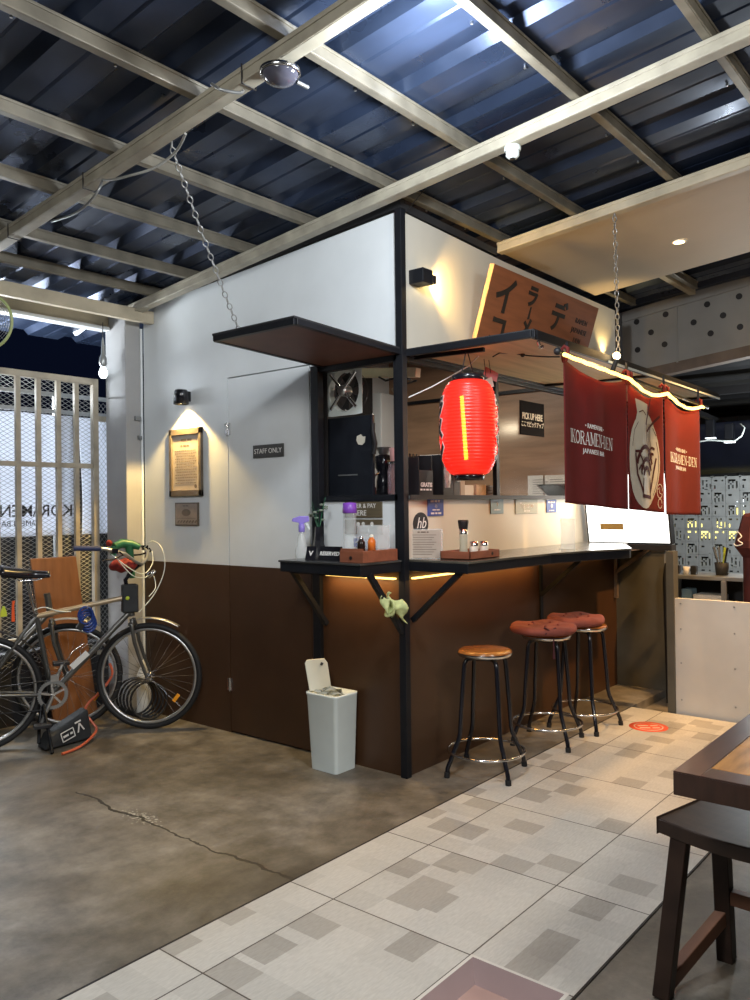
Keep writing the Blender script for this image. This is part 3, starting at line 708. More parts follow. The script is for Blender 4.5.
b = MB(); b.tube([(.06, .0, 2.1), (.15, -.1, 2.16), (.28, -.25, 2.27), (.32, -.3, 2.33)], .0035, 6); b.build('white_cable', M['white_plastic'], c)
for k in range(1):
    b = MB(); p = Vector((.09, -.79, 2.31)); b.tube([p, p+Vector((.02, -.0, -.03)), p+Vector((.05, 0, -.02))], .008, 6); b.build('latch', M['chrome'], c)

# chains
def chain(a, bb, label, r=.0042, n=None):
    a = Vector(a); bb = Vector(bb); d = bb-a; L = d.length; n = n or int(L/.034); d.normalize()
    s1 = d.orthogonal().normalized(); s2_ = d.cross(s1); m = MB(); Lk = L/n*1.30
    for k in range(n):
        cc = a+d*(L*(k+.5)/n) + Vector((0, 0, -.02*sin(pi*(k+.5)/n)))
        q = s1 if k % 2 else s2_
        pts = []
        for j in range(12):
            t = 2*pi*j/12; pts.append(cc + d*(Lk/2-r)*cos(t) + q*.0105*sin(t)*(1.1 if abs(sin(t)) > .5 else 1))
        m.tube(pts, r*.72, 5, closed=True)
    m.tube([a+Vector((0, 0, .035)), a], .005, 6)
    return tag(m.build('chain', M['chain'], base=bb), label, 'chain', None)
chain((-1.335, .25, 3.105), at(240, 332, 2, 2.40), 'steel chain holding up the small side flap')
chain((1.06, -.79, 3.20), (1.15, -.765, 2.372), 'steel chain holding up the long canopy with the red curtains')

# noren rod, LED rope, curtains
YN = -.83
rodz = lambda x: 2.246-.034*(x-.34)
c = thing('curtain_rod', 'black rod under the canopy edge carrying the red curtains', 'curtain rod', (1.4, YN, 2.2))
b = MB(); b.tube([(.22, YN, rodz(.22)+.022), (2.62, YN, rodz(2.62)+.022)], .012, 10); b.build('rod', M['black_metal'], c)
b = MB(); b.sphere((.22, YN, rodz(.22)+.022), .020, 10, 8); b.build('finial', M['black_plastic'], c)
for xx in (.33, 1.11, 1.72, 2.41):
    b = MB(); b.beam((xx, YN, rodz(xx)+.022), (xx, YN, zf(xx, y1)-.01), .012, .01); b.build('hook', M['black_metal'], c)
b = MB(); pts = []
for k in range(90):
    t = k/89; x = .24+2.20*t
    sag = (.045*abs(sin((x-1.11)/.61*pi)) if x > 1.11 else .0)
    if x > 1.72: sag = .05*abs(sin((x-1.72)/.70*pi))
    pts.append((x, YN-.026+.003*sin(x*40), rodz(x)+.006-sag))
b.tube(pts, .011, 6)
tag(b.build('led_rope', M['led_noren'], base=(1.5, YN, 2.1)), 'glowing warm LED rope draped along the curtain rod', 'rope light')
for xx, pw in ((.7, 2.4), (1.4, 4.5), (2.08, 11)):
    lamp('led_rope_light', 'AREA', (xx, YN+.06, rodz(xx)+.0), pw, (1, .58, .22), .6, aim=(xx, YN, 0), size_y=.02)
def fold(x, z, x0, x1, amp, k, ph):
    t = (x-x0)/(x1-x0); top = max(0, min(1, (z-1.9)/.33))
    t = max(0., min(1., t)); return YN + amp*sin(k*t*2*pi+ph+.5*sin(z*3))*(1-.6*top)*min(1, 5*t*(1-t)) + .010*sin((1-t)*pi)*(1-top)
def noren(x0, x1, ztl, ztr, zbl, zbr, amp, k, ph, label, pinch=0):
    c = thing('noren_curtain', label, 'curtain', ((x0+x1)/2, YN, zbl), group=None)
    b = MB()
    def fn(u, v):
        xa = x0+(x1-x0)*u
        x = xa + pinch*(.5-u)*(1-v)**0*sin(pi*(.25+v*.5))*0.0
        zb_ = zbl+(zbr-zbl)*u; zt_ = ztl+(ztr-ztl)*u - .055*sin(pi*u)
        z = zb_+(zt_-zb_)*v
        return Vector((x, fold(x, z, x0, x1, amp, k, ph), z))
    b.grid(fn, 36, 36); b.build('cloth', M['noren'], c, solid=.0025)
    for xx in (x0+.015, x1-.015):
        t = MB(); zz = rodz(xx)
        t.tube([(xx, YN-.002, zz-.02), (xx, YN-.018, zz+.02), (xx, YN-.018, zz+.05), (xx, YN, zz+.062), (xx, YN+.018, zz+.045), (xx, YN+.004, zz-.02)], .010, 6)
        t.build('hanging_loop', M['noren'], c)
    return c
fa = (.285, 1.105, .012, 1.6, .4); fb = (1.12, 1.70, .009, 1.3, 2.0); fc = (1.735, 2.43, .007, 1.2, 4.2)
n1 = noren(fa[0], fa[1], 2.246, 2.222, 1.503, 1.458, *fa[2:], 'left red curtain printed with white lettering, darkest of the three')
n2 = noren(fb[0], fb[1], 2.216, 2.200, 1.460, 1.430, *fb[2:], 'middle red curtain printed with a cream ramen bowl')
n3 = noren(fc[0], fc[1], 2.195, 2.168, 1.418, 1.404, *fc[2:], 'right red curtain with lettering, lit orange and nearest the block wall')
def on_noren(fp, xc, zc, lift=.0035, slope=-.045):
    def w(a, b_, d_):
        x = xc+a; z = zc+b_+slope*a
        return Vector((x, fold(x, z, *fp)-lift-d_, z))
    return w
def strokep(b, pts, wd, w, lift):
    pts = [Vector((p[0], p[1])) for p in pts]; q = [pts[0]]
    for p in pts[1:]:
        m_ = max(1, int((p-q[-1]).length/.03)); a = q[-1]
        for k in range(1, m_+1): q.append(a.lerp(p, k/m_))
    pts = q; L_ = []; R_ = []
    for i, p in enumerate(pts):
        d = (pts[min(i+1, len(pts)-1)]-pts[max(i-1, 0)]).normalized(); n = Vector((-d.y, d.x))*wd/2
        L_.append(p+n); R_.append(p-n)
    vs = [w(q.x, q.y, lift) for q in L_]+[w(q.x, q.y, lift) for q in R_]; n = len(pts)
    b.add(vs, [(i, i+1, n+i+1, n+i) for i in range(n-1)])
TK, TN = .13, .055
GL = {'I': (.36, [([(.18, 0), (.18, 1)], TK)], [(.18, 0), (.18, 1)]),
 'K': (.80, [([(.15, 0), (.15, 1)], TK), ([(.22, .42), (.66, 1)], TN), ([(.33, .56), (.68, 0)], TK)], [(.15, 0), (.15, 1), (.64, 1), (.68, 0)]),
 'O': (.84, [([(.42+.33*cos(2*pi*k/16), .5+.46*sin(2*pi*k/16)) for k in range(17)], .12)], []),
 'R': (.80, [([(.15, 0), (.15, 1)], TK), ([(.15, .97), (.45, .97), (.6, .86), (.6, .66), (.45, .52), (.15, .52)], .09), ([(.38, .52), (.68, 0)], TK)], [(.15, 0), (.15, 1), (.70, 0)]),
 'A': (.80, [([(.08, 0), (.38, 1)], TN), ([(.38, 1), (.68, 0)], TK), ([(.2, .32), (.56, .32)], TN)], [(.08, 0), (.70, 0)]),
 'M': (1.0, [([(.14, 0), (.14, 1)], TN), ([(.16, 1), (.48, .1)], TK), ([(.48, .1), (.82, 1)], TN), ([(.84, 1), (.84, 0)], TK)], [(.14, 0), (.12, 1), (.86, 1), (.84, 0)]),
 'E': (.70, [([(.15, 0), (.15, 1)], TK), ([(.15, .97), (.58, .97)], TN), ([(.15, .5), (.48, .5)], TN), ([(.15, .03), (.60, .03)], TN), ([(.57, .97), (.57, .8)], TN), ([(.60, .03), (.60, .2)], TN)], [(.15, 0), (.15, 1)]),
 'N': (.84, [([(.14, 0), (.14, 1)], TN), ([(.16, 1), (.66, 0)], TK), ([(.68, 0), (.68, 1)], TN)], [(.14, 0), (.12, 1), (.68, 1)]),
 'D': (.82, [([(.15, 0), (.15, 1)], TK), ([(.15, .97), (.42, .97), (.62, .8), (.68, .5), (.62, .2), (.42, .03), (.15, .03)], .10)], [(.15, 0), (.15, 1)]),
 '-': (.42, [([(.06, .42), (.36, .42)], .12)], [])}
def serif_word(b, word, h, width, w):
    tot = sum(GL[c_][0] for c_ in word); sx_ = width/tot; x_ = -width/2
    for c_ in word:
        wd_, st_, se_ = GL[c_]
        for pts, t_ in st_: strokep(b, [(x_+p*sx_, (q-.5)*h) for p, q in pts], t_*(h*.5+sx_*.5), w, 0)
        for p, q in se_: strokep(b, [(x_+(p-.15)*sx_, (q-.5)*h+(.02 if q < .5 else -.02)*h), (x_+(p+.15)*sx_, (q-.5)*h+(.02 if q < .5 else -.02)*h)], .06*h, w, .0002)
        x_ += wd_*sx_
b = MB(); serif_word(b, 'IKORAMEN-DEN', .070, .56, on_noren(fa, .645, 1.845))
b.build('lettering', M['white_ink'], n1)
b = MB(); b.text('• RAMEN BAR •', .036, (0, 0, 0), X, Z, .001, warp=on_noren(fa, .66, 1.912), sub=1); b.build('upper_lettering', M['white_ink'], n1)
b = MB(); b.text('JAPANESE BAR', .037, (0, 0, 0), X, Z, .001, warp=on_noren(fa, .65, 1.775), sub=1, spacing=1.1); b.build('lower_lettering', M['white_ink'], n1)
b = MB(); serif_word(b, 'IKORAMEN-DEN', .064, .53, on_noren(fc, 2.085, 1.788)); b.build('lettering', M['white_ink'], n3)
b = MB(); b.text('• RAMEN BAR •', .036, (0, 0, 0), X, Z, .001, warp=on_noren(fc, 2.06, 1.850), sub=1); b.build('upper_lettering', M['white_ink'], n3)
b = MB(); b.text('JAPANESE BAR', .036, (0, 0, 0), X, Z, .001, warp=on_noren(fc, 2.05, 1.727), sub=1); b.build('lower_lettering', M['white_ink'], n3)
# bowl print on the middle curtain: coordinates in the local (a,b) plane, centre (1.62,1.80)
def flat(b, poly, w, lift=0):
    bm = bmesh.new(); f = bm.faces.new([bm.verts.new((p[0], p[1], 0)) for p in poly])
    bmesh.ops.triangulate(bm, faces=[f]); bmesh.ops.subdivide_edges(bm, edges=[e for e in bm.edges if e.calc_length() > .035], cuts=4, use_grid_fill=True)
    bmesh.ops.triangulate(bm, faces=bm.faces)
    bm.verts.index_update(); b.add([w(v.co.x, v.co.y, lift) for v in bm.verts], [tuple(v.index for v in f.verts) for f in bm.faces]); bm.free()
wv = on_noren(fb, 1.385, 1.80, .004, 0)
def ell(cx, cy, rx, ry, n=28, a0=0, a1=2*pi): return [(cx+rx*cos(a0+(a1-a0)*k/n), cy+ry*sin(a0+(a1-a0)*k/n)) for k in range(n)]
b = MB(); flat(b, ell(.0, -.04, .255, .30), wv)
flat(b, [(-.17, .14), (-.13, .25), (-.16, .33), (.05, .31), (.03, .16)], wv)
b.build('bowl_print_ground', M['cream_ink'], n2)
b = MB()
st = lambda pts, wd: strokep(b, pts, wd, wv, .0035)
st([(-.155, .0), (-.13, -.13), (-.05, -.24)], .018); st([(.20, -.02), (.15, -.14), (.09, -.24)], .018)
st([(-.16, .01), (-.06, .015)], .016); st([(-.06, -.26), (.10, -.27)], .022); st([(-.05, -.25), (-.045, -.15)], .012); st([(.095, -.26), (.085, -.15)], .012)
for r_, cx_, cy_ in ((.10, .02, -.13), (.065, .02, -.15), (.145, .0, -.10)):
    st([(cx_+r_*cos(t)*.95, cy_+r_*sin(t)) for t in [pi*k/12 for k in range(1, 12)]], .027)
for r_ in (.05, .085): st([(.14+r_*cos(t), -.05+r_*sin(t)*1.1) for t in [pi*.35+pi*.6*k/8 for k in range(9)]], .016)
st([(-.13, -.04), (-.09, -.01), (-.05, -.05), (-.03, -.10)], .016); st([(-.11, -.10), (-.08, -.07), (-.07, -.13)], .016)
for dx in (0, .035, .07): st([(.02+dx, .19), (.03+dx, .08), (.06+dx, -.02)], .009)
st([(.01, .18), (.10, .36)], .018); st([(.03, .14), (.245, .25)], .018)
st([(-.11, .25), (-.05, .265), (.01, .24)], .007); st([(-.2, .04), (-.17, .14), (-.12, .19)], .005); st([(.15, .17), (.2, .12)], .006)
st(ell(-.0, -.05, .232, .268, 20, -.9, .6), .005)
b.build('bowl_print_lines', mat('dark_red_print', (.07, .008, .008), .8), n2)
b = MB(); strokep(b, ell(.245, -.23, .035, .045, 17), .005, wv, .002); strokep(b, ell(.245, -.31, .025, .03, 17), .005, wv, .002); strokep(b, [(.22, -.22), (.245, -.205), (.24, -.24), (.265, -.25)], .005, wv, .002)
b.build('seal_print', M['cream_ink'], n2)

# ================================================================== LANTERN
LX, LY, LZ = .11, -.37, 1.925
lc = at(469, 428, 1, LY); LX = lc.x; LZ = lc.z; LR = .153; LH = .50
c = thing('paper_lantern', 'glowing red ribbed lantern with black characters hanging over the counter corner', 'lantern', (LX, LY, LZ-LH/2-.03))
b = MB(); prof = []; n = 112
for k in range(n+1):
    t = -1+2*k/n
    r = LR*(1-abs(t)**3.6*.42) if abs(t) < .97 else LR*.56
    r = .085+(LR-.085)*(1-abs(t)**3.2)**.62
    r += .0016*sin(k*pi)*0 + (.0022 if k % 4 == 2 else (-.0012 if k % 4 == 0 else 0))
    prof.append((r, t*LH/2))
b.lathe(prof, (LX, LY, LZ), 48); b.v = b.v; b.f = [f for f in b.f if len(f) == 4]; b.m = b.m[:len(b.f)]; b.s = b.s[:len(b.f)]
b.build('body', M['lantern'], c)
b = MB(); b.lathe([(.070, LH/2-.006), (.086, LH/2-.004), (.088, LH/2+.026), (.082, LH/2+.03), (.070, LH/2+.026)], (LX, LY, LZ), 32); b.build('top_ring', M['black_gloss'], c)
b = MB(); b.lathe([(.068, -LH/2-.028), (.078, -LH/2-.03), (.082, -LH/2+.004), (.070, -LH/2+.006)], (LX, LY, LZ), 32); b.build('bottom_ring', M['black_gloss'], c)
b = MB()
dcam = Vector((CAM_P.x-LX, CAM_P.y-LY)).normalized(); sd = Vector((dcam.y, -dcam.x))
core = []
for k in range(16):
    t = k/15; core.append((LX-sd.x*(-.035+.02*t) + .0, LY-sd.y*(-.035+.02*t), LZ+.17-.34*t))
b.tube(core, .011, 8); b.build('lamp_core', emit('lantern_core', (1, .8, .3), 22), c)
b = MB(); b.tube([(LX-.07, LY, LZ+LH/2+.02), (LX-.04, LY, LZ+LH/2+.09), (LX-.02, LY, 2.31)], .003, 5); b.tube([(LX+.07, LY, LZ+LH/2+.02), (LX+.03, LY, LZ+LH/2+.09), (LX-.0, LY, 2.31)], .003, 5); b.build('wire_bail', M['black_metal'], c)
angc = math.atan2(dcam.y, dcam.x)
def lant_warp(a0, zc, lift):
    def w(a, b_, d_):
        th = a0 + a/LR; t = (zc+b_-LZ)/(LH/2); t = max(-.98, min(.98, t))
        r = .085+(LR-.085)*(1-abs(t)**3.2)**.62 + lift + d_
        return Vector((LX+r*cos(th), LY+r*sin(th), zc+b_))
    return w
for base in (angc-radians(81), angc+radians(88)):
    for ch, zc in (('ラ', LZ+.10), ('メ', LZ-.02), ('ン', LZ-.13)):
        wh = MB(); bk = MB()
        wh.text(ch, .135, (0, 0, 0), X, Z, .001, warp=lant_warp(base, zc, .0032), sub=2, offset=.010)
        bk.text(ch, .135, (0, 0, 0), X, Z, .001, warp=lant_warp(base, zc, .0060), sub=2, offset=.004)
        w0 = wh.build('character_outline', M['white_ink'], c); bk.build('character', M['ink'], c)
lamp('lantern_light', 'POINT', (LX, LY, LZ-LH/2-.05), .8, (1, .12, .05), .05)
# pink tags beside the lantern
for k, (p, q, lab) in enumerate((((483, 371), (499, 378), 'pink card pair tied above the lantern'), ((481, 381), (492, 388), 'pale pink card hanging lowest above the lantern'))):
    a = at(*p, 1, -.33); e = at(*q, 1, -.33)
    b = MB(); mid = (a+e)/2; b.box((-.045, -.003, -.028), (.045, .003, .028), Matrix.Translation(mid) @ Matrix.Rotation(radians(25-50*k), 4, 'Y') @ Matrix.Rotation(radians(-25), 4, 'Z'))
    t = tag(b.build('card_tag', [M['pink'], M['paper_white']][k:k+1], base=mid), lab, 'card', None)
    s_ = MB(); s_.tube([mid, (mid.x-.02, mid.y, 2.31)], .002, 5); s_.build('string', M['ink'], t)

# ================================================================== WALL SIGN ABOVE CANOPY
bl_ = Vector((.672, -.03, 2.40)); tl_ = Vector((.672, -.20, 2.945)); ul = (tl_-bl_).normalized(); wid_ = 1.485; hgt_ = (tl_-bl_).length
nn = Vector((1, 0, 0)).cross(ul)   # towards the camera
if nn.y > 0: nn = -nn
c = thing('wooden_sign', 'large tilted wooden sign with black Japanese characters above the canopy', 'sign', (1.4, -.05, 2.39))
b = MB(); b.prism([(0, 0), (wid_, 0), (wid_, hgt_), (0, hgt_)], bl_, (1, 0, 0), ul, -nn*.03)
b.mat(1).prism([(-.004, 0), (0, 0), (0, hgt_), (-.004, hgt_)], bl_, (1, 0, 0), ul, -nn*.03)
b.build('board', [M['sign_wood'], M['sign_edge']], c)
b = MB()
def sg(ch, size, u_, v_): b.text(ch, size, bl_+Vector((1, 0, 0))*u_+ul*v_+nn*.001, (1, 0, 0), ul, .003, offset=.006)
for ch, sz_, u_, v_ in (('イ', .25, .20, .40), ('コ', .21, .20, .19), ('ラ', .145, .52, .465), ('メ', .135, .535, .265), ('ン', .13, .535, .13), ('デ', .215, .915, .395), ('ン', .15, .90, .17)):
    b = MB(); sg(ch, sz_, u_, v_); b.build('character', M['ink'], c)
b = MB(); b.prism([(.522, .325), (.545, .33), (.540, .41), (.528, .405)], bl_+nn*.003, (1, 0, 0), ul, -nn*.004); b.build('character', M['ink'], c)
for k, tx in enumerate(('RAMEN', 'JAPANESE', 'DEN')):
    b = MB(); b.text(tx, .052, bl_+Vector((1.27, 0, 0))+ul*(.43-.068*k)+nn*.001, (1, 0, 0), ul, .002, sx=1.1); b.build('small_lettering', M['ink'], c)
b = MB(); b.tube([tl_+Vector((.75, 0, 0)), (1.42, -.005, 3.0)], .004, 6); b.build('hanging_wire', M['chain'], c)

# ================================================================== WALL LAMPS
def sconce(label, pos, n, col, power, up):
    """cylinder sconce with sloped cut"""
    c = thing('wall_lamp', label, 'wall lamp', pos)
    return c
c = sconce('black cone wall lamp lighting the framed notice', (-.05, 1.885, 2.23), 0, 0, 0, 0)
b = MB(); b.lathe([(.0, .105), (.041, .10), (.046, .09), (.054, .0), (.049, 0), (.046, .088), (0, .092)], (-.062, 1.885, 2.218), 24); b.build('shade', M['black_gloss'], c)
b = MB(); b.box((-.03, 1.855, 2.24), (0, 1.915, 2.31)); b.build('wall_plate', M['black_metal'], c, bevel=.003)
b = MB(); b.sphere((-.062, 1.885, 2.245), .022, 12, 8); b.build('bulb', M['bulb_warm'], c)
lamp('cone_lamp_light', 'SPOT', (-.066, 1.885, 2.222), 110, (1, .66, .22), .02, aim=(-.04, 1.885, 0), spot=112, blend=.3)
c = sconce('black cube wall lamp beside the corner post', (.10, -.05, 2.74), 0, 0, 0, 0)
b = MB(); b.box((.075, -.10, 2.735), (.17, 0, 2.815)); b.build('base_block', M['black_metal'], c, bevel=.004)
b = MB(); b.box((.17, -.085, 2.75), (.225, -.02, 2.80)); b.build('side_shade', M['black_gloss'], c, bevel=.004)
b = MB(); b.box((.222, -.075, 2.755), (.228, -.03, 2.795)); b.build('light_opening', M['bulb_warm'], c)
lamp('cube_lamp_light', 'SPOT', (.24, -.06, 2.775), 24, (1, .62, .18), .03, aim=(.9, .02, 2.80), spot=120, blend=.7)
lamp('cube_lamp_light', 'POINT', (.27, -.07, 2.76), .7, (1, .72, .28), .02)
# bulb above noren
bp_ = Vector((1.23, -.86, 2.43)); bp_ = at(617, 356, 1, -.84)
c = thing('filament_bulb', 'glowing warm bulb standing at the canopy edge by the chain', 'bulb', (bp_.x, bp_.y, bp_.z-.06))
b = MB(); b.sphere(bp_, .022, 12, 8); b.build('glass', M['bulb_warm'], c)
b = MB(); b.tube([bp_-Vector((0, 0, .02)), bp_-Vector((0, -.03, .09))], .014, 10); b.build('socket', M['black_plastic'], c)
lamp('filament_bulb_light', 'POINT', bp_+Vector((0, .03, .06)), 4, WARM, .03)
# a second warm lamp lights the wall end behind the sign
c = thing('wall_lamp', 'warm wall lamp behind the far end of the wooden sign', 'wall lamp', (2.66, -.04, 2.62))
b = MB(); b.box((2.62, -.07, 2.58), (2.72, 0, 2.66)); b.build('base_block', M['black_metal'], c, bevel=.003)
b = MB(); b.box((2.64, -.06, 2.66), (2.70, -.01, 2.664)); b.build('light_opening', M['bulb_warm'], c)
lamp('far_wall_lamp_light', 'SPOT', (2.67, -.05, 2.68), 9, (1, .70, .28), .03, aim=(2.67, .0, 3.2), spot=100, blend=.6)
# recessed downlight
rz = 3.157+.093*.874
c = thing('recessed_downlight', 'small glowing downlight set in the tan ceiling panel', 'ceiling light', (1.92, -.874, rz))
b = MB(); b.lathe([(.045, -.004), (.052, -.004), (.052, .002)], (1.92, -.874, rz), 24); b.build('rim', M['white_plastic'], c)
b = MB(); b.lathe([(.0, -.006), (.036, -.006)], (1.92, -.874, rz), 24); b.build('lens', M['bulb_warm'], c)
# bulb at the gate
bp_ = at(103.5, 372, 1, 2.56)
c = thing('hanging_bulb', 'bright white bulb hanging beside the grey pillar', 'bulb', (bp_.x, bp_.y, bp_.z-.05))
b = MB(); b.lathe([(0, -.05), (.02, -.045), (.032, -.02), (.030, .0), (.016, .035), (.014, .04)], bp_, 16); b.build('glass', M['bulb_white'], c)
b = MB(); b.lathe([(.017, .035), (.030, .06), (.026, .10), (.014, .13), (.010, .22), (.004, .25)], bp_, 14); b.build('lamp_holder', M['steel_grey'], c)
b = MB(); b.tube([bp_+Vector((0, 0, .25)), bp_+Vector((0, 0, .36))], .004, 6); b.build('cord', M['black_plastic'], c)
lamp('hanging_bulb_light', 'POINT', bp_+Vector((-.30, -.25, 0)), 1.2, WHITE, .04)
lamp('behind_gate_light', 'POINT', (-.9, 3.75, 2.3), 90, (.85, .93, 1), .1)
lamp('behind_gate_light', 'AREA', (-1.0, 3.95, 1.9), 130, (.9, .95, 1), 1.2, aim=(-1.0, 3.1, 1.8), size_y=.8)  # area light added close behind the banner to brighten its cloth
# ceiling fittings
p = Vector((-1.39, -.50, 3.15)); c = thing('ceiling_disc_lamp', 'round glass ceiling fitting clamped under the left roof beam', 'ceiling light', p)
b = MB(); b.lathe([(.0, -.045), (.030, -.044), (.055, -.030), (.068, -.012), (.072, 0), (.060, .01)], p, 28); b.build('glass_dome', mat('smoky_glass', (.06, .06, .08), .08, var=.2, spec=.8), c)
b = MB(); b.lathe([(.074, -.006), (.078, -.004), (.078, .010), (.074, .012)], p, 28); b.build('rim', M['chrome'], c)
b = MB(); b.box((-.02, -.02, 0), (.02, .02, .02), Matrix.Translation(p)); b.tube([p+Vector((.06, -.03, -.02)), p+Vector((.11, -.04, -.025))], .008, 8); b.build('bracket', M['steel_grey'], c)
p = Vector((-.13, -.785, 3.20)); c = thing('security_camera', 'small white round sensor under the middle roof beam', 'sensor', p-Vector((0, 0, .05)))
b = MB(); b.lathe([(.0, .01), (.040, .01), (.040, -.008), (.034, -.012)], p, 20); b.build('base', M['white_plastic'], c)
b = MB(); b.lathe([(.032, -.006), (.032, -.035), (.022, -.046), (0, -.05)], p, 20, M=None); b.build('housing', M['white_plastic'], c)
b = MB(); b.lathe([(.0, -.051), (.014, -.050), (.014, -.046)], p, 12); b.build('lens', M['ink'], c)
# cables tied to the left beam
b = MB()
pp = [(228, 88), (236, 90), (243, 92), (238, 101)]
z_ = lambda y: 3.135-S*y
b.tube(smooth_path([at(186, 134, 2, 3.10), at(176, 152, 2, 3.08), at(155, 168, 2, 3.04), at(130, 176, 2, 3.02), at(113, 180, 2, 3.03), at(103, 180, 2, 3.06)]), .006, 6)
tag(b.build('beam_cable', mat('grey_cable', (.25, .25, .23), .5)), 'grey electric cable hanging in a loop beside the chain under the left roof beam', 'cable'); b = MB()
b.tube(smooth_path([at(103, 180, 2, 3.06), at(99, 190, 2, 3.00), at(90, 202, 2, 2.96), at(75, 214, 2, 2.94), at(52, 222, 2, 2.96)]), .006, 6)
tag(b.build('beam_cable', M['steel_grey']), 'grey electric cable drooping under the left roof beam nearest the gate', 'cable'); b = MB()
b.tube(smooth_path([at(212, 84, 2, 3.15), at(222, 90, 2, 3.12), at(240, 93, 2, 3.12), at(244, 90, 2, 3.13)]), .006, 6)
tag(b.build('beam_cable', M['steel_grey']), 'short grey cable end tied next to the disc lamp', 'cable')
for k, yy in enumerate((-.32, .83, 1.58)):
    b = MB(); zz = z_(yy)
    b.tube([(-1.424, yy, zz+.07), (-1.424, yy, zz-.006), (-1.35, yy, zz-.006), (-1.35, yy, zz+.03)], .0035, 5)
    tag(b.build('cable_tie', M['ink']), 'black cable tie around the left roof beam, ' + ('next to the disc lamp' if k == 0 else 'at the top of the hanging cable loop' if k == 1 else 'farthest towards the grey pillar'), 'cable tie')
# fine wire down from roof past the post
b = MB(); b.tube([(.02, -.03, 3.12), (-.02, -.25, 3.24), (-.1, -.5, 3.29)], .0025, 5)
tag(b.build('roof_wire', M['ink']), 'thin black wire running from the corner post to the roof', 'wire')

# ================================================================== THINGS ON THE LEFT WALL
c = thing('framed_notice', 'tall framed notice in small print under the cone lamp', 'framed notice', (-.02, 1.907, 1.575))
b = MB(); y0, y1_, z0, z1 = 1.727, 2.087, 1.578, 2.055
for lo, hi in (((-.022, y0, z0), (0, y0+.03, z1)), ((-.022, y1_-.03, z0), (0, y1_, z1)), ((-.022, y0, z0), (0, y1_, z0+.045)), ((-.022, y0, z1-.045), (0, y1_, z1))): b.box(lo, hi)
b.build('frame', M['frame_wood'], c, bevel=.003)
b = MB(); b.box((-.010, y0+.03, z0+.045), (-.002, y1_-.03, z1-.045)); b.build('sheet', M['paper'], c)
b = MB(); rnd = random.Random(5); Yd = (0, -1, 0)
word_bars(b, (-.011, 1.9, 1.975), Yd, Z, .12, .022, 2); word_bars(b, (-.011, 1.91, 1.935), Yd, Z, .11, .016, 3)
for k in range(13): word_bars(b, (-.011, 1.907, 1.900-.019*k), Yd, Z, .24-.03*(k % 3 == 2), .009, 10+k)
b.lathe([(.014, 0), (.014, .001)], (0, 0, 0), 10, M=Matrix.Translation((-.011, 1.80, 1.648)) @ Matrix.Rotation(radians(-90), 4, 'Y'))
b.build('print', mat('brown_print', (.16, .12, .08), .7), c)
c = thing('wall_plaque', 'small square grey brown plaque under the framed notice', 'plaque', (-.01, 1.905, 1.37))
b = MB(); b.box((-.012, 1.775, 1.372), (0, 2.035, 1.535)); b.build('plate', M['frame_wood'], c, bevel=.002)
b = MB(); b.box((-.014, 1.787, 1.380), (-.011, 2.023, 1.527)); b.build('face', M['plaque'], c)
b = MB(); word_bars(b, (-.0145, 1.905, 1.512), Yd, Z, .07, .012, 5)
for k in range(7): b.beam((-.0145, 2.00-.032*k, 1.395), (-.0145, 1.98-.032*k, 1.41), .002, .01)
b.beam((-.0145, 2.01, 1.425), (-.0145, 1.80, 1.425), .001, .003); b.prism(ell(1.905, 1.465, .05, .025, 16), (-.0145, 0, 0), (0, 1, 0), (0, 0, 1), (.0005, 0, 0))
b.build('print', M['frame_wood'], c)
c = thing('staff_sign', 'dark grey STAFF ONLY sign on the white door', 'sign', (-.01, 1.07, 1.80))
b = MB(); b.box((-.008, .932, 1.812), (.0015, 1.214, 1.896)); b.build('plate', M['staff'], c, bevel=.003)
b = MB(); b.text('STAFF ONLY', .045, (-.0085, 1.073, 1.854), Yd, Z, .001); b.build('lettering', M['white_ink'], c)

# signs on the white board under the side hatch
def sign_x0(name, label, y0, y1, z0, z1, m, lines_, cat='sign'):
    c = thing(name, label, cat, (-.008, (y0+y1)/2, z0))
    b = MB(); b.box((-.008, y0, z0), (-.0005, y1, z1)); b.build('plate', m, c, bevel=.002)
    b = MB()
    for tx, s_, zz, yy in lines_:
        if tx is None: word_bars(b, (-.0085, yy, zz), Yd, Z, s_*5, s_, int(zz*1000))
        else: b.text(tx, s_, (-.0085, yy, zz), Yd, Z, .001)
    b.build('lettering', M['white_ink'], c)
sign_x0('order_sign', 'brown ORDER AND PAY HERE sign above the smaller board', .145, .425, 1.430, 1.522, M['brown_sign'], [('ORDER & PAY', .036, 1.497, .30), ('HERE', .044, 1.456, .31)])
sign_x0('payment_sign', 'brown board with small white symbols under the order sign', .145, .425, 1.335, 1.420, M['brown_sign'], [('● ●    ●', .032, 1.392, .27), ('•   ◗', .028, 1.355, .26)])
sign_x0('blue_notice', 'small blue notice behind the acrylic box on the side counter', .265, .36, 1.262, 1.312, M['blue_sign'], [(None, .012, 1.29, .312)])
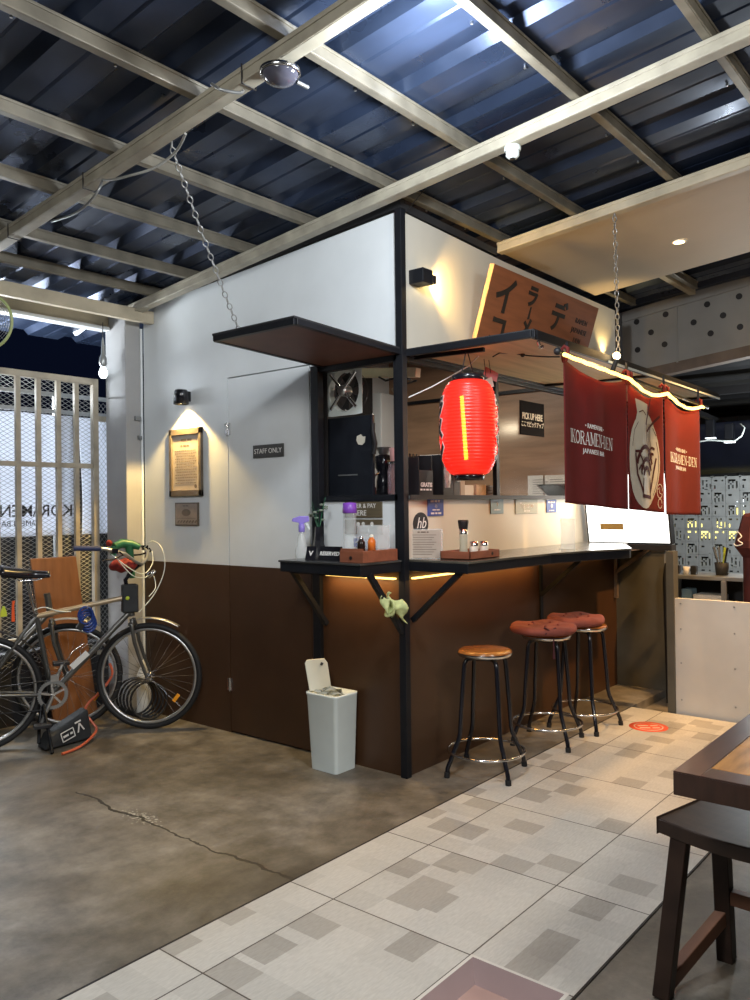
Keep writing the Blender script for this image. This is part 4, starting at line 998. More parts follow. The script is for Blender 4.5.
# signs below the shelf, serving wall
def sign_y0(name, label, x0, x1, z0, z1, m, lines_, ink='white_ink', y=0.):
    c = thing(name, label, 'sign', ((x0+x1)/2, y-.006, z0))
    b = MB(); b.box((x0, y-.006, z0), (x1, y-.0005, z1)); b.build('plate', m, c, bevel=.0015)
    b = MB()
    for tx, s_, zz, xx in lines_:
        if tx is None: word_bars(b, (xx, y-.0065, zz), (1, 0, 0), Z, s_*6, s_, int(zz*1000))
        else: b.text(tx, s_, (xx, y-.0065, zz), (1, 0, 0), Z, .001)
    b.build('lettering', M[ink], c)
sign_y0('blue_notice', 'blue notice sign under the shelf nearest the corner post', .226, .383, 1.435, 1.535, M['blue_sign'], [(None, .018, 1.520, .305), ('☺', .02, 1.49, .305), (None, .012, 1.470, .305), (None, .017, 1.450, .305)])
sign_y0('grey_blue_notice', 'grey blue notice sign under the middle of the shelf', .911, 1.07, 1.437, 1.530, M['teal_sign'], [('↑', .04, 1.495, .99), (None, .012, 1.462, .99)])
sign_y0('tag_us_sign', 'sage green sign with white words under the shelf', 1.229, 1.533, 1.431, 1.530, M['sage_sign'], [('Tag us on', .050, 1.487, 1.38), (None, .014, 1.450, 1.38)])
sign_y0('card_notice', 'small blue and white notice under the shelf beside the curtain', 1.668, 1.82, 1.435, 1.526, M['blue_sign'], [(None, .018, 1.508, 1.744), ('☻', .04, 1.480, 1.744), (None, .013, 1.449, 1.744)])
c = thing('oval_sticker', 'black oval sticker with white script behind the menu stand', 'sticker', (.16, -.004, 1.32))
b = MB(); b.prism(ell(.158, 1.392, .072, .066, 28), (0, -.001, 0), (1, 0, 0), (0, 0, 1), (0, -.003, 0)); b.build('disc', M['black_plastic'], c)
b = MB(); b.text('hb', .09, (.16, -.0045, 1.395), (1, 0, 0), Z, .001, shear=.3); b.text('~', .06, (.18, -.0045, 1.36), (1, 0, 0), Z, .001); b.build('lettering', M['white_ink'], c)
c = thing('pickup_sign', 'black PICK UP HERE sign on the hatch pane', 'sign', (1.495, .0, 1.97))
b = MB(); b.box((1.325, .004, 1.972), (1.666, .0115, 2.205)); b.build('plate', mat('matt_black_card', (.012, .011, .012), .9, spec=.05), c)
b = MB(); b.text('PICK UP HERE', .062, (1.495, .0035, 2.10), (1, 0, 0), Z, .001, sx=.75, offset=.0015); b.text('ここでピックアップ', .042, (1.495, .0035, 2.045), (1, 0, 0), Z, .001, sx=.85, offset=.0008); b.build('lettering', M['cream_ink'], c)

# ================================================================== INSIDE THE BOOTH
c = thing('cabinet', 'tall black cabinet with a cream sticker inside the side hatch', 'cabinet', (.13, .5, 0))
b = MB(); b.box((.105, .30, .0), (.128, .70, 2.035)); b.build('side_panel', M['fridge'], c, bevel=.006)
b = MB(); b.box((.100, .42, 1.68), (.106, .57, 1.688)); b.build('badge', M['steel_grey'], c)
b = MB(); b.tube([(.10, .292, 1.98), (.09, .285, 1.93), (.10, .275, 1.86), (.10, .29, 1.80)], .013, 8); b.build('hook_and_cord', M['rubber'], c)
st_ = MB(); q = at(361, 439.5, 0, .103)
st_.prism([(q.y+dy, q.z+dz) for dy, dz in ((-.03, -.02), (-.01, -.035), (.02, -.03), (.035, -.005), (.03, .02), (.0, .03), (-.015, .015), (-.035, .015))], (.1035, 0, 0), (0, 1, 0), (0, 0, 1), (.002, 0, 0)); st_.build('cream_sticker', M['cream_ink'], c)
# exhaust fan
fc_ = at(344, 391, 0, .10); FYc, FZc = fc_.y, fc_.z
c = thing('exhaust_fan', 'square chrome framed exhaust fan above the black cabinet', 'fan', (.11, FYc, FZc-.16))
b = MB(); R_ = .135
outer = [(-.145, -.13), (-.12, -.15), (.12, -.15), (.145, -.13), (.145, .13), (.12, .15), (-.12, .15), (-.145, .13)]
ring = []
n = 32
for k in range(n):
    a_ = 2*pi*k/n; e_ = max(abs(cos(a_))/.145, abs(sin(a_))/.15); ring.append(((cos(a_)/e_), (sin(a_)/e_)))
vs = [(.10, FYc+p[0], FZc+p[1]) for p in ring]+[(.10, FYc+.122*cos(2*pi*k/n), FZc+.128*sin(2*pi*k/n)) for k in range(n)]+[(.14, FYc+.115*cos(2*pi*k/n), FZc+.122*sin(2*pi*k/n)) for k in range(n)]
b.add(vs, [(k, (k+1) % n, n+(k+1) % n, n+k) for k in range(n)]+[(n+k, n+(k+1) % n, 2*n+(k+1) % n, 2*n+k) for k in range(n)])
b.build('frame', M['white_plastic'], c, solid=.003)
b = MB(); b.lathe([(.12, 0), (.12, .01)], (0, 0, 0), 28, M=Matrix.Translation((.18, FYc, FZc)) @ Matrix.Rotation(radians(90), 4, 'Y')); b.build('housing', M['black_plastic'], c)
for k in range(4):
    a_ = pi/4+k*pi/2; b = MB(); b.tube([(.093, FYc+.03*cos(a_), FZc+.03*sin(a_)), (.097, FYc+.145*cos(a_), FZc+.15*sin(a_))], .011, 8); b.build('strut', M['chrome'], c)
b = MB(); b.lathe([(.0, -.04), (.028, -.038), (.034, -.02), (.034, .03)], (0, 0, 0), 20, M=Matrix.Translation((.11, FYc, FZc)) @ Matrix.Rotation(radians(90), 4, 'Y')); b.build('motor_hub', M['alu'], c)
for k in range(5):
    a_ = 2*pi*k/5; b = MB()
    b.prism([(.03*cos(a_), .03*sin(a_)), (.115*cos(a_-.3), .115*sin(a_-.3)), (.118*cos(a_+.3), .118*sin(a_+.3))], (.155, FYc, FZc), (0, 1, 0), (0, 0, 1), (.006, .0, 0)); b.build('blade', M['dark'], c)
a = at(366, 370, 0, .25); e = at(403, 381, 0, .08)
c = thing('strip_light', 'yellowed unlit strip light fitting over the side hatch', 'strip light', (.25, .3, 2.2))
b = MB(); b.beam((.25, .50, 2.315), (.25, .07, 2.27), .05, .055); b.build('housing', M['yellowed'], c, bevel=.004)
b = MB(); b.tube([(.22, .06, 2.22), (.20, .15, 2.20), (.21, .2, 2.25), (.21, .28, 2.24), (.22, .34, 2.27)], .006, 6); b.tube([(.12, .03, 2.21), (.13, .1, 2.235), (.2, .15, 2.29)], .006, 6); b.build('wiring', M['ink'], c)
q = at(397, 420, 0, .6)
b = MB(); b.tube([(.6, q.y, 1.0), (.6, q.y, 2.22), (.6, q.y+.03, 2.26)], .012, 10)
tag(b.build('pipe', M['beam2']), 'cream vertical pipe inside the side hatch', 'pipe')
# white hood / duct in the back
b = MB(); b.box((1.2, 2.31, 0), (2.55, 2.40, 2.75)); tag(b.build('storage_cupboard', M['dark'], bevel=.01), 'dark storage cupboard at the back of the booth', 'cupboard')
b = MB(); b.box((2.60, 2.25, 1.98), (2.92, 2.40, 2.6))
tag(b.build('extractor_duct', M['white_wall'], bevel=.01), 'white extractor duct at the back of the booth', 'duct')
# counter inside so the jar etc. rest on something
c = thing('glass_jar', 'clear lidded jar with pink straws inside the side hatch', 'jar', (.22, .17, 1.552))
JX, JY = .20, .13
JX, JY, _ = at(396, 480, 0, .13)
b = MB(); b.lathe([(.0, 1.562), (.045, 1.562), (.047, 1.575), (.047, 1.70), (.042, 1.72), (.042, 1.735)], (JX, JY, 0), 24); b.build('glass', mat('smoky_jar', (.35, .25, .28), .1, alpha=.55, var=.05), c)
b = MB(); b.lathe([(.0, 1.735), (.045, 1.735), (.045, 1.75), (.0, 1.752)], (JX, JY, 0), 24); b.build('lid', M['chrome'], c)
b = MB(); b.lathe([(.0, 1.752), (.030, 1.752), (.036, 1.83), (.033, 1.83)], (JX, JY, 0), 20); 
tag(b.build('pink_cup', mat('pink_cup', (.75, .42, .42), .5), base=(JX, JY, 1.752)), 'pink paper cup standing on the jar lid', 'cup')
c = thing('coffee_grinder', 'black coffee grinder with a steel funnel inside the side hatch', 'grinder', (.22, .2, 1.552))
GX, GY, _ = at(384, 480, 0, .32)
b = MB(); b.lathe([(.0, 1.553), (.05, 1.553), (.045, 1.65), (.035, 1.70), (.05, 1.73), (.055, 1.80), (.0, 1.82)], (GX, GY, 0), 20); b.build('body', M['black_gloss'], c)
b = MB(); b.lathe([(.02, 1.80), (.045, 1.85), (.048, 1.855)], (GX, GY, 0), 16); b.build('hopper', M['smoke'] if 'smoke' in M else M['steel_grey'], c)
b = MB(); b.tube([(GX-.04, GY, 1.70), (GX-.09, GY, 1.68), (GX-.11, GY, 1.60)], .008, 8); b.build('spout', M['chrome'], c)
# dark red bottle
BX, BY, _ = at(372, 490, 0, .165)
b = MB(); b.lathe([(.0, 1.553), (.026, 1.553), (.028, 1.60), (.012, 1.63), (.011, 1.655), (0, 1.656)], (BX, BY, 0), 18)
tag(b.build('sauce_bottle', mat('dark_red_glass', (.10, .01, .01), .12, var=.1)), 'small dark red bottle inside the side hatch', 'bottle')
# right hatch shelf items
def boxthing(name, label, cat, lo, hi, m, bevel=.003, rz=0):
    b = MB(); b.box(lo, hi); return tag(b.build(name, m, bevel=bevel), label, cat)
c = thing('straw_box', 'black open box of straws on the shelf next to the corner post', 'box', (.27, .12, 1.554))
b = MB(); b.box((.20, .04, 1.553), (.205, .2, 1.775)); b.box((.33, .04, 1.553), (.335, .2, 1.79)); b.box((.20, .035, 1.553), (.335, .04, 1.70)); b.box((.20, .2, 1.553), (.335, .205, 1.79)); b.build('body', M['black_plastic'], c)
b = MB()
for k in range(6): b.tube([(.23+.015*k, .12, 1.56), (.225+.017*k, .12+.01*(k % 2), 1.80)], .004, 6)
b.build('straws', M['ink'], c); b = MB(); b.text('GRATIS', .034, (.268, .034, 1.615), (1, 0, 0), Z, .001, offset=.001); word_bars(b, (.268, .034, 1.588), (1, 0, 0), Z, .12, .016, 4); b.build('lettering', M['white_ink'], c)
c = thing('napkin_box', 'black and grey dispenser box on the shelf under the lantern', 'box', (.5, .12, 1.554))
b = MB(); b.box((.42, .02, 1.553), (.53, .2, 1.80)); b.build('body', M['black_plastic'], c, bevel=.004)
b = MB(); b.box((.53, .02, 1.553), (.60, .2, 1.80)); b.build('side', M['staff'], c, bevel=.004)
b = MB(); b.tube([(.565, .012, 1.75), (.565, .012, 1.64)], [.012, .018], 10); b.build('spoon_handle', M['alu'], c)
b = MB()
def bag(u, v):
    a_ = u*2*pi; z = 1.60+.24*v; r = .035*(.5+v*.8)+.006*sin(a_*5+v*20)
    return Vector((.405+r*cos(a_)*1.1, -.022+r*sin(a_)*.4, z))
b.grid(bag, 20, 14); tag(b.build('plastic_bag', mat('crinkled_clear_plastic', (.62, .64, .66), .25, var=.25, scale=40, alpha=.75)), 'crinkled clear plastic bag hanging between the two black boxes', 'bag')
boxthing('napkin_pack', 'small cream napkin pack directly below the lantern on the shelf', 'napkins', (.68, .05, 1.553), (.80, .16, 1.62), M['paper_white'])
boxthing('snack_packet', 'pale printed packet leaning left of the napkin pack on the shelf', 'packet', (.60+.02, .03, 1.553), (.67, .05, 1.66), M['paper'])
boxthing('tea_box', 'pinkish box right of the napkin pack on the shelf', 'box', (.83, .05, 1.553), (.95, .17, 1.625), mat('pale_pink_box', (.55, .42, .33), .6, var=.2, scale=30))
c = thing('card_stack', 'stack of dark brown trays beside the hatch mullion', 'trays', (1.0, .12, 1.553))
for k in range(4): b = MB(); b.box((.965, .05, 1.553+.018*k), (1.13, .19, 1.568+.018*k)); b.build('tray', M['brown_steel'], c, bevel=.002)
# papers and bowl
PXW = 2.915
for k, (a_, e_) in enumerate(((( 528, 476), (543.5, 496)), ((545, 475.5), (566, 496)))):
    A_ = at(*a_, 0, PXW-.005); E_ = at(*e_, 0, PXW-.005)
    b = MB(); b.box((PXW-.006, E_.y, E_.z), (PXW-.002, A_.y, A_.z)); t = tag(b.build('notice_sheet', M['paper_white']), ('left' if k == 0 else 'right') + ' white printed sheet pinned inside on the plywood wall', 'paper')
    t['label'] = ('white printed sheet on the plywood wall, left of the black bowl' if k == 0 else 'white printed sheet on the plywood wall, behind the black bowl')
    b = MB(); cy_ = (A_.y+E_.y)/2
    for j in range(8): b.beam((PXW-.007, A_.y-.05, A_.z-.04-.02*j), (PXW-.007, A_.y-.05-.12-.03*(j % 3), A_.z-.04-.02*j), .001, .004)
    b.build('print', M['staff'], t)
q = at(558, 495, 1, .12)
b = MB(); b.lathe([(.0, 1.554), (.06, 1.554), (.075, 1.565), (.155, 1.64), (.158, 1.645), (.148, 1.64), (.07, 1.575), (0, 1.57)], (2.02, .09, 0), 32)
b = MB(); b.lathe([(.0, 1.554), (.06, 1.554), (.075, 1.565), (.150, 1.635), (.153, 1.64), (.145, 1.636), (.07, 1.575), (0, 1.57)], (2.08, .12, 0), 32)
tag(b.build('serving_bowl', M['black_gloss']), 'wide black bowl on the shelf beside the left red curtain', 'bowl')
# interior lamp, then a fill spot added for the hatch board
lamp('kitchen_light', 'AREA', (1.6, 1.2, 2.85), 26, (1, .93, .82), .5, aim=(1.6, 1.2, 0), size_y=.3)
lamp('hatch_fill_light', 'SPOT', (2.3, -.60, 2.12), 27, (1, .84, .58), .02, aim=(1.1, .0, 1.3), spot=100, blend=.6)  # added spot without a fitting, brightens the cream board under the shelf

# ================================================================== ON THE LEFT COUNTER
T = 1.2
c = thing('spray_bottle', 'clear spray bottle with lavender trigger on the side counter', 'spray bottle', (-.30, .51, T))
b = MB(); cx_, cy_ = -.29, .50
b.lathe([(.0, T), (.034, T), (.038, T+.02), (.038, T+.05), (.026, T+.085), (.024, T+.12), (.013, T+.15), (.012, T+.165)], (cx_, cy_, 0), 20); b.build('bottle', M['acrylic'], c)
b = MB(); b.lathe([(.016, T+.155), (.018, T+.158), (.018, T+.195), (.010, T+.20)], (cx_, cy_, 0), 16); b.build('collar', M['lavender'], c)
b = MB(); b.prism([(-.055, .215), (-.05, .232), (-.01, .245), (.04, .245), (.045, .215), (.015, .205), (.01, .19), (-.012, .19), (-.015, .207)], (cx_, cy_, T), Vector((.77, -.63, 0)), Z, Vector((.63, .77, 0))*.02); b.build('trigger_head', M['lavender'], c, bevel=.003)
b = MB(); b.prism([(.02, .207), (.035, .207), (.05, .17), (.04, .165)], (cx_, cy_, T), Vector((.77, -.63, 0)), Z, Vector((.63, .77, 0))*.012); b.build('trigger', M['white_plastic'], c)
c = thing('flower_cup', 'black cup with a small dried plant on the counter behind the spray bottle', 'plant', (-.13, .52, T))
b = MB(); b.lathe([(.0, T), (.05, T), (.03, T+.10), (.022, T+.18), (.02, T+.18), (0, T+.12)], (-.12, .53, 0), 6, smooth=False); b.build('cup', M['black_gloss'], c)
b = MB()
for k in range(7):
    a_ = k*.9; x_ = -.12+.03*cos(a_); y_ = .53+.05*sin(a_); z_2 = T+.23+.02*k % .07+.012*k
    b.tube([(-.12, .53, T+.15), (x_, y_, z_2)], .0015, 4)
b.build('stems', M['green'], c)
b = MB()
for k in range(9):
    a_ = k*.8; x_ = -.12+.035*cos(a_); y_ = .53+.055*sin(a_); z_2 = T+.22+.011*k
    b.sphere((x_, y_, z_2), .014, 8, 5, sc=(1, 1, .5))
b.build('leaves', mat('grey_green_leaves', (.24, .28, .22), .7, var=.3, scale=30), c)
def tent(label, cx_, cy_, ang, w_, tx):
    c = thing('table_sign', label, 'table sign', (cx_, cy_, T), ang); R = Matrix.Translation((cx_, cy_, T)) @ Matrix.Rotation(ang, 4, 'Z')
    b = MB(); v = [R @ Vector(p) for p in ((-w_/2, -.03, 0), (w_/2, -.03, 0), (w_/2, .03, 0), (-w_/2, .03, 0), (-w_/2, 0, .075), (w_/2, 0, .075))]
    b.add(v, [(0, 3, 2, 1), (0, 1, 5, 4), (2, 3, 4, 5), (1, 2, 5), (3, 0, 4)]); b.build('tent', M['black_gloss'], c)
    b = MB(); uu = (R.to_3x3() @ Vector((1, 0, 0))); vv = (R.to_3x3() @ Vector((0, .03, .075))).normalized()
    b.text(tx, .030 if len(tx) > 1 else .04, R @ Vector((0, -.0165, .035)), uu, vv, .001, offset=.001); b.build('lettering', M['white_ink'], c)
tent('black RESERVED table sign at the far end of the side counter', -.235, .325, radians(-85), .15, 'RESERVED')
tent('small black folded sign between the spray bottle and the RESERVED sign', -.27, .44, radians(-70), .06, 'V')
c = thing('wooden_box', 'reddish wooden drawer box holding sauces on the side counter', 'box', (-.2, .1, T))
bx = [(-.345, .165), (-.345, .0), (-.055, -.0), (-.055, .165)]
b = MB(); b.prism(bx, (0, 0, T), (1, 0, 0), (0, 1, 0), (0, 0, .062)); b.build('body', M['red_wood'], c, bevel=.002)
b = MB(); b.lathe([(.010, 0), (.010, .002)], (0, 0, 0), 14, M=Matrix.Translation((-.347, .085, T+.025)) @ Matrix.Rotation(radians(-90), 4, 'Y')); b.build('finger_hole', M['ink'], c)
b = MB(); b.beam((-.34, .16, T+.068), (-.34, .005, T+.068), .004, .012); b.build('rim', M['red_wood'], c)
TB = T+.0625
c = thing('purple_tumbler', 'tall clear tumbler with a purple lid on the wooden box', 'tumbler', (-.29, .14, TB))
b = MB(); b.lathe([(.0, TB), (.031, TB), (.035, TB+.01), (.035, TB+.20)], (-.30, .130, 0), 24); b.build('cup', M['acrylic'], c)
b = MB(); b.lathe([(.037, TB+.198), (.039, TB+.20), (.036, TB+.252), (.0, TB+.256)], (-.30, .130, 0), 24); b.build('lid', M['purple'], c)
def acr(name, label, x0, x1, y0, y1, z0, z1):
    b = MB(); t = .002
    b.box((x0, y0, z0), (x1, y1, z0+t)); b.box((x0, y0, z0), (x0+t, y1, z1)); b.box((x1-t, y0, z0), (x1, y1, z1)); b.box((x0, y0, z0), (x1, y0+t, z1)); b.box((x0, y1-t, z0), (x1, y1, z1))
    return tag(b.build(name, M['acrylic']), label, 'holder')
acr('acrylic_holder', 'clear acrylic holder under the purple tumbler side', -.34, -.325, .005, .16, TB, TB+.115) if False else None
acr('acrylic_holder', 'clear acrylic holder at the back of the wooden box', -.215, -.11, .01, .155, TB, TB+.13)
def bottle(name, label, x_, y_, h, r, m, mc, z0):
    c = thing(name, label, 'bottle', (x_, y_, z0))
    b = MB(); b.lathe([(.0, z0), (r, z0), (r, z0+h*.6), (r*.5, z0+h*.78), (r*.45, z0+h*.84)], (x_, y_, 0), 18); b.build('bottle', m, c)
    b = MB(); b.lathe([(r*.55, z0+h*.82), (r*.55, z0+h*.94), (r*.2, z0+h), (0, z0+h)], (x_, y_, 0), 14); b.build('cap', mc, c)
bottle('sauce_bottle', 'small bottle of dark sauce on the wooden box', -.300, .052, .075, .021, M['sauce_dark'], M['chrome'], TB)
bottle('sauce_bottle', 'small bottle of orange chilli sauce on the wooden box', -.255, .018, .085, .021, M['sauce_orange'], M['salt'], TB)
# on the right counter
c = thing('menu_stand', 'clear stand with a brown printed menu card beside the corner post', 'menu stand', (.15, -.06, T))
R = Matrix.Translation((.115, -.055, T)) @ Matrix.Rotation(radians(-64), 4, 'Z')
b = MB(); b.box((-.105, -.02, 0), (.105, .03, .004), R); b.box((-.105, -.002, 0), (.105, .003, .165), R); b.build('holder', M['acrylic'], c)
b = MB(); b.box((-.098, -.005, .006), (.098, -.003, .160), R); b.build('card', M['paper'], c)
b = MB(); uu = R.to_3x3() @ Vector((1, 0, 0))
word_bars(b, R @ Vector((0, -.0055, .148)), uu, Z, .07, .010, 8)
for k in range(9): b.beam(R @ Vector((-.07+.01*(k % 2), -.0055, .132-.0135*k)), R @ Vector((.07-.012*(k % 3), -.0055, .132-.0135*k)), .0006, .0022)
b.box((-.085, -.0062, .012), (-.072, -.005, .024), R); b.build('print', mat('dark_brown_print', (.12, .08, .06), .7), c)
# wooden tray with mill and jars
TC = Vector((.30, -.285, T))
c = thing('wooden_tray', 'low reddish wooden tray with a finger hole on the long counter', 'tray', TC)
b = MB(); tx0, tx1, ty0, ty1 = .12, .36, -.355, -.16
tx1 = .425
b.box((tx0, ty0, T), (tx1, ty1, T+.008)); b.box((tx0, ty0, T), (tx0+.008, ty1, T+.045)); b.box((tx1-.008, ty0, T), (tx1, ty1, T+.045)); b.box((tx0, ty0, T), (tx1, ty0+.008, T+.045)); b.box((tx0, ty1-.008, T), (tx1, ty1, T+.045)); b.build('body', M['red_wood'], c, bevel=.002)
b = MB(); b.lathe([(.009, 0), (.009, .002)], (0, 0, 0), 14, M=Matrix.Translation((tx1-.08, ty0-.001, T+.025)) @ Matrix.Rotation(radians(90), 4, 'X')); b.build('finger_hole', M['ink'], c)
zt_ = T+.0085
c = thing('pepper_mill', 'glass pepper mill with a black top in the wooden tray', 'pepper mill', (.2, -.25, zt_))
b = MB(); b.lathe([(.0, zt_), (.026, zt_), (.026, zt_+.02), (.021, zt_+.06), (.024, zt_+.125), (.022, zt_+.13)], (.225, -.245, 0), 20); b.build('glass', mat('mill_glass', (.50, .52, .40), .1, alpha=.6, var=.1), c)
b = MB(); b.lathe([(.024, zt_+.128), (.024, zt_+.155), (.0, zt_+.156)], (.225, -.245, 0), 20); b.build('collar', M['chrome'], c)
b = MB(); b.lathe([(.025, zt_+.156), (.031, zt_+.195), (.029, zt_+.205), (0, zt_+.205)], (.225, -.245, 0), 16); b.build('top', M['black_plastic'], c)
def jar(label, x_, y_):
    c = thing('spice_jar', label, 'jar', (x_, y_, zt_))
    b = MB(); b.lathe([(.0, zt_), (.025, zt_), (.026, zt_+.05), (.020, zt_+.06)], (x_, y_, 0), 16); b.build('jar', M['salt'], c)
    b = MB(); b.lathe([(.023, zt_+.058), (.024, zt_+.082), (0, zt_+.084)], (x_, y_, 0), 16); b.build('lid', M['chrome'], c)
jar('spice jar with a metal lid beside the pepper mill', .315, -.255)
jar('second spice jar at the right end of the wooden tray', .372, -.285)
b = MB(); q = Vector((1.33, -.33, T)); b.box((q.x-.0, q.y-.05, T), (q.x+.004, q.y+.05, T+.20)); b.box((q.x-.03, q.y-.05, T), (q.x+.03, q.y+.05, T+.004))
tag(b.build('clear_stand', M['acrylic']), 'tall empty clear stand on the long counter under the left red curtain', 'stand')
# lightbox
c = thing('lightbox_menu', 'glowing white lightbox leaning on the far end of the long counter', 'lightbox', (2.27, -.36, T+.02))
y0, y1_ = -.675, -.04; bb = Vector((2.27, 0, 1.194)); tt = Vector((2.17, 0, 1.194+.52)); uy = Vector((0, 1, 0)); uv = (tt-bb); 
b = MB(); b.prism([(y0, 0), (y1_, 0), (y1_, 1), (y0, 1)], bb+Vector((.004, 0, 0)), uy, uv, Vector((.07, 0, .01))); b.build('case', M['dark'], c)
b = MB(); b.prism([(y0+.012, .02), (y1_-.012, .02), (y1_-.012, .98), (y0+.012, .98)], bb, uy, uv, Vector((.004, 0, 0))); b.build('lit_face', M['lightbox'], c)
b = MB(); b.prism([(y1_-.11-.18, .20), (y1_-.11, .20), (y1_-.11, .29), (y1_-.11-.18, .29)], bb-Vector((.002, 0, 0)), uy, uv, Vector((.002, 0, 0))); b.build('gold_label', M['gold'], c)
b = MB(); b.box((2.252, y0-.005, 1.153), (2.345, -.02, 1.190)); b.build('base', M['dark'], c)
b = MB(); b.text('R', .05, bb+uv*.42+uy*(y1_-.08)-Vector((.002, 0, 0)), (0, -1, 0), uv.normalized(), .001); b.build('logo', M['sage_sign'], c)
lamp('lightbox_light', 'AREA', (2.15, -.36, 1.45), 3.0, (1, 1, .95), .5, aim=(1.5, -.36, 1.35), size_y=.4)
# cloth on bracket
c_ = MB()
def cl(u, v):
    p = Vector((-.17+.14*u, -.045+.03*sin(u*9)+.02*sin(v*6+u*4), 1.035-.10*u-.10*v*(1-.3*u)+.012*sin(u*14+v*3)))
    return p
c_.grid(cl, 20, 10)
def cl2(u, v): return Vector((-.22+.07*u+.02*v, -.02+.02*sin(u*8+v*5), 1.02-.10*v+.01*sin(u*10)-.02*u))
c_.grid(cl2, 10, 10)
tag(c_.build('cleaning_cloth', M['cloth_y'], solid=.005), 'yellow green checked cloth tucked over the counter bracket', 'cloth')

# ================================================================== BIN
c = thing('waste_bin', 'white plastic waste bin with its lid standing open against the brown wall', 'bin', (-.12, .43, 0))
b = MB()
def rr(x0, x1, y0, y1, r, z, n=5):
    pts = []
    for cx_, cy_, a0 in ((x1-r, y1-r, 0), (x0+r, y1-r, pi/2), (x0+r, y0+r, pi), (x1-r, y0+r, 3*pi/2)):
        for k in range(n+1):
            a_ = a0+pi/2*k/n; pts.append(Vector((cx_+r*cos(a_), cy_+r*sin(a_), z)))
    return pts
def ringloft(b, rings, cap0=True, cap1=False):
    n = len(rings[0]); vs = [p for r in rings for p in r]
    b.add(vs, [(i*n+k, i*n+(k+1) % n, (i+1)*n+(k+1) % n, (i+1)*n+k) for i in range(len(rings)-1) for k in range(n)], True)
    if cap0: b.add(rings[0], [tuple(range(n))[::-1]])
    if cap1: b.add(rings[-1], [tuple(range(n))])
bx0, bx1, by0, by1 = -.225, -.03, .315, .55
ringloft(b, [rr(bx0+.018, bx1-.005, by0+.018, by1-.018, .022, 0), rr(bx0, bx1, by0, by1, .024, .42), rr(bx0-.004, bx1, by0-.004, by1+.004, .026, .428), rr(bx0-.004, bx1, by0-.004, by1+.004, .026, .438), rr(bx0+.008, bx1-.01, by0+.008, by1-.008, .02, .438), rr(bx0+.02, bx1-.02, by0+.02, by1-.02, .02, .05)], True, True)
b.build('body', M['white_plastic'], c)
b = MB(); ringloft(b, [rr(bx0+.006, bx1-.01, by0+.11, by1-.004, .02, .434), rr(bx0+.006, bx1-.01, by0+.11, by1-.004, .02, .442)], True, True) if False else None
L0 = Vector((-.215, .545, .435)); uL = Vector((.66, -.12, 0)).normalized()
lidq = [(.015, 0), (.142, 0), (.138, .16), (.122, .185), (.022, .18), (.008, .16)]
b.prism(lidq, (-.215, .545, .438), Vector((.58, -.52, 0)).normalized(), Vector((-.06, .10, 1)).normalized(), Vector((.006, .009, 0))); b.build('open_lid', M['cream_plastic'], c, bevel=.003)
b = MB(); b.beam((-.155, .49, .585), (-.148, .486, .60), .012, .012); b.build('lid_latch', M['staff'], c)
b = MB()
b.grid(lambda u, v: Vector((-.20+.11*u+.012*sin(v*17), .50-.12*u+.012*sin(u*13+v*9)+.02*v, .405+.06*(1-v)*(.6+.4*sin(u*3.1))+.006*sin(u*23))), 12, 8); tag(b.build('bin_liner', mat('cloudy_plastic_liner', (.6, .6, .52), .4, var=.2, scale=40)), 'cloudy plastic liner poking out of the open bin', 'bin liner')

# ================================================================== STOOLS
def make_stool(label, H, seat_r, foot_d):
    c = thing('bar_stool', label, 'stool', (0, 0, 0))
    b = MB(); b.lathe([(.0, H), (seat_r-.02, H), (seat_r-.008, H-.002), (seat_r, H-.010), (seat_r, H-.016)], seg=40); b.build('seat', M['stool_wood'], c)
    b = MB(); b.lathe([(seat_r+.001, H-.014), (seat_r+.003, H-.02), (seat_r-.004, H-.034), (seat_r-.03, H-.036), (0, H-.036)], seg=40); b.build('seat_rim', M['chrome'], c)
    for k in range(4):
        a = pi/4+k*pi/2; ca, sa = cos(a), sin(a); b = MB()
        pts = []
        for r_, z_2 in ((.06, H-.045), (.095, H-.047), (.115, H-.054), (.127, H-.07), (.132, H-.10), (.152, .36), (.160, .24), (.168, .205), (.205, .125), (foot_d-.006, .05), (foot_d, .0)):
            pts.append((r_*ca, r_*sa, z_2))
        b.tube(pts, .0125, 10); leg = b.build('leg', M['black_gloss'], c)
        b = MB(); b.tube([(foot_d-.003, 0, .03), (foot_d, 0, .0)], .0165, 10)
        b.v = [Matrix.Rotation(a, 3, 'Z') @ p for p in b.v]; b.build('rubber_foot', M['rubber'], leg)
    b = MB(); b.tube([(.213*cos(2*pi*k/40), .213*sin(2*pi*k/40), .125) for k in range(40)], .008, 8, closed=True); b.build('foot_ring', M['chrome'], c)
    b = MB(); b.lathe([(.0, H-.037), (.085, H-.037), (.085, H-.052), (0, H-.052)], seg=24); b.build('seat_plate', M['black_metal'], c)
    return c
st1 = make_stool('bar stool with a bare varnished wooden seat, nearest the corner post', .688, .152, .245)
st1.location = (.345, -.30, 0); st1.rotation_euler.z = radians(15)
st2 = copy_tree(st1); st2.location = (1.075, -.30, 0); st2.rotation_euler.z = radians(12); st2['label'] = 'middle bar stool, its cushion tipped and hanging ties'
st3 = copy_tree(st1); st3.location = (1.54, -.335, 0); st3.rotation_euler.z = radians(-3); st3['label'] = 'farthest bar stool under the plump tufted cushion'
for s_ in (st1, st2, st3): s_['group'] = 'bar stools along the long counter'
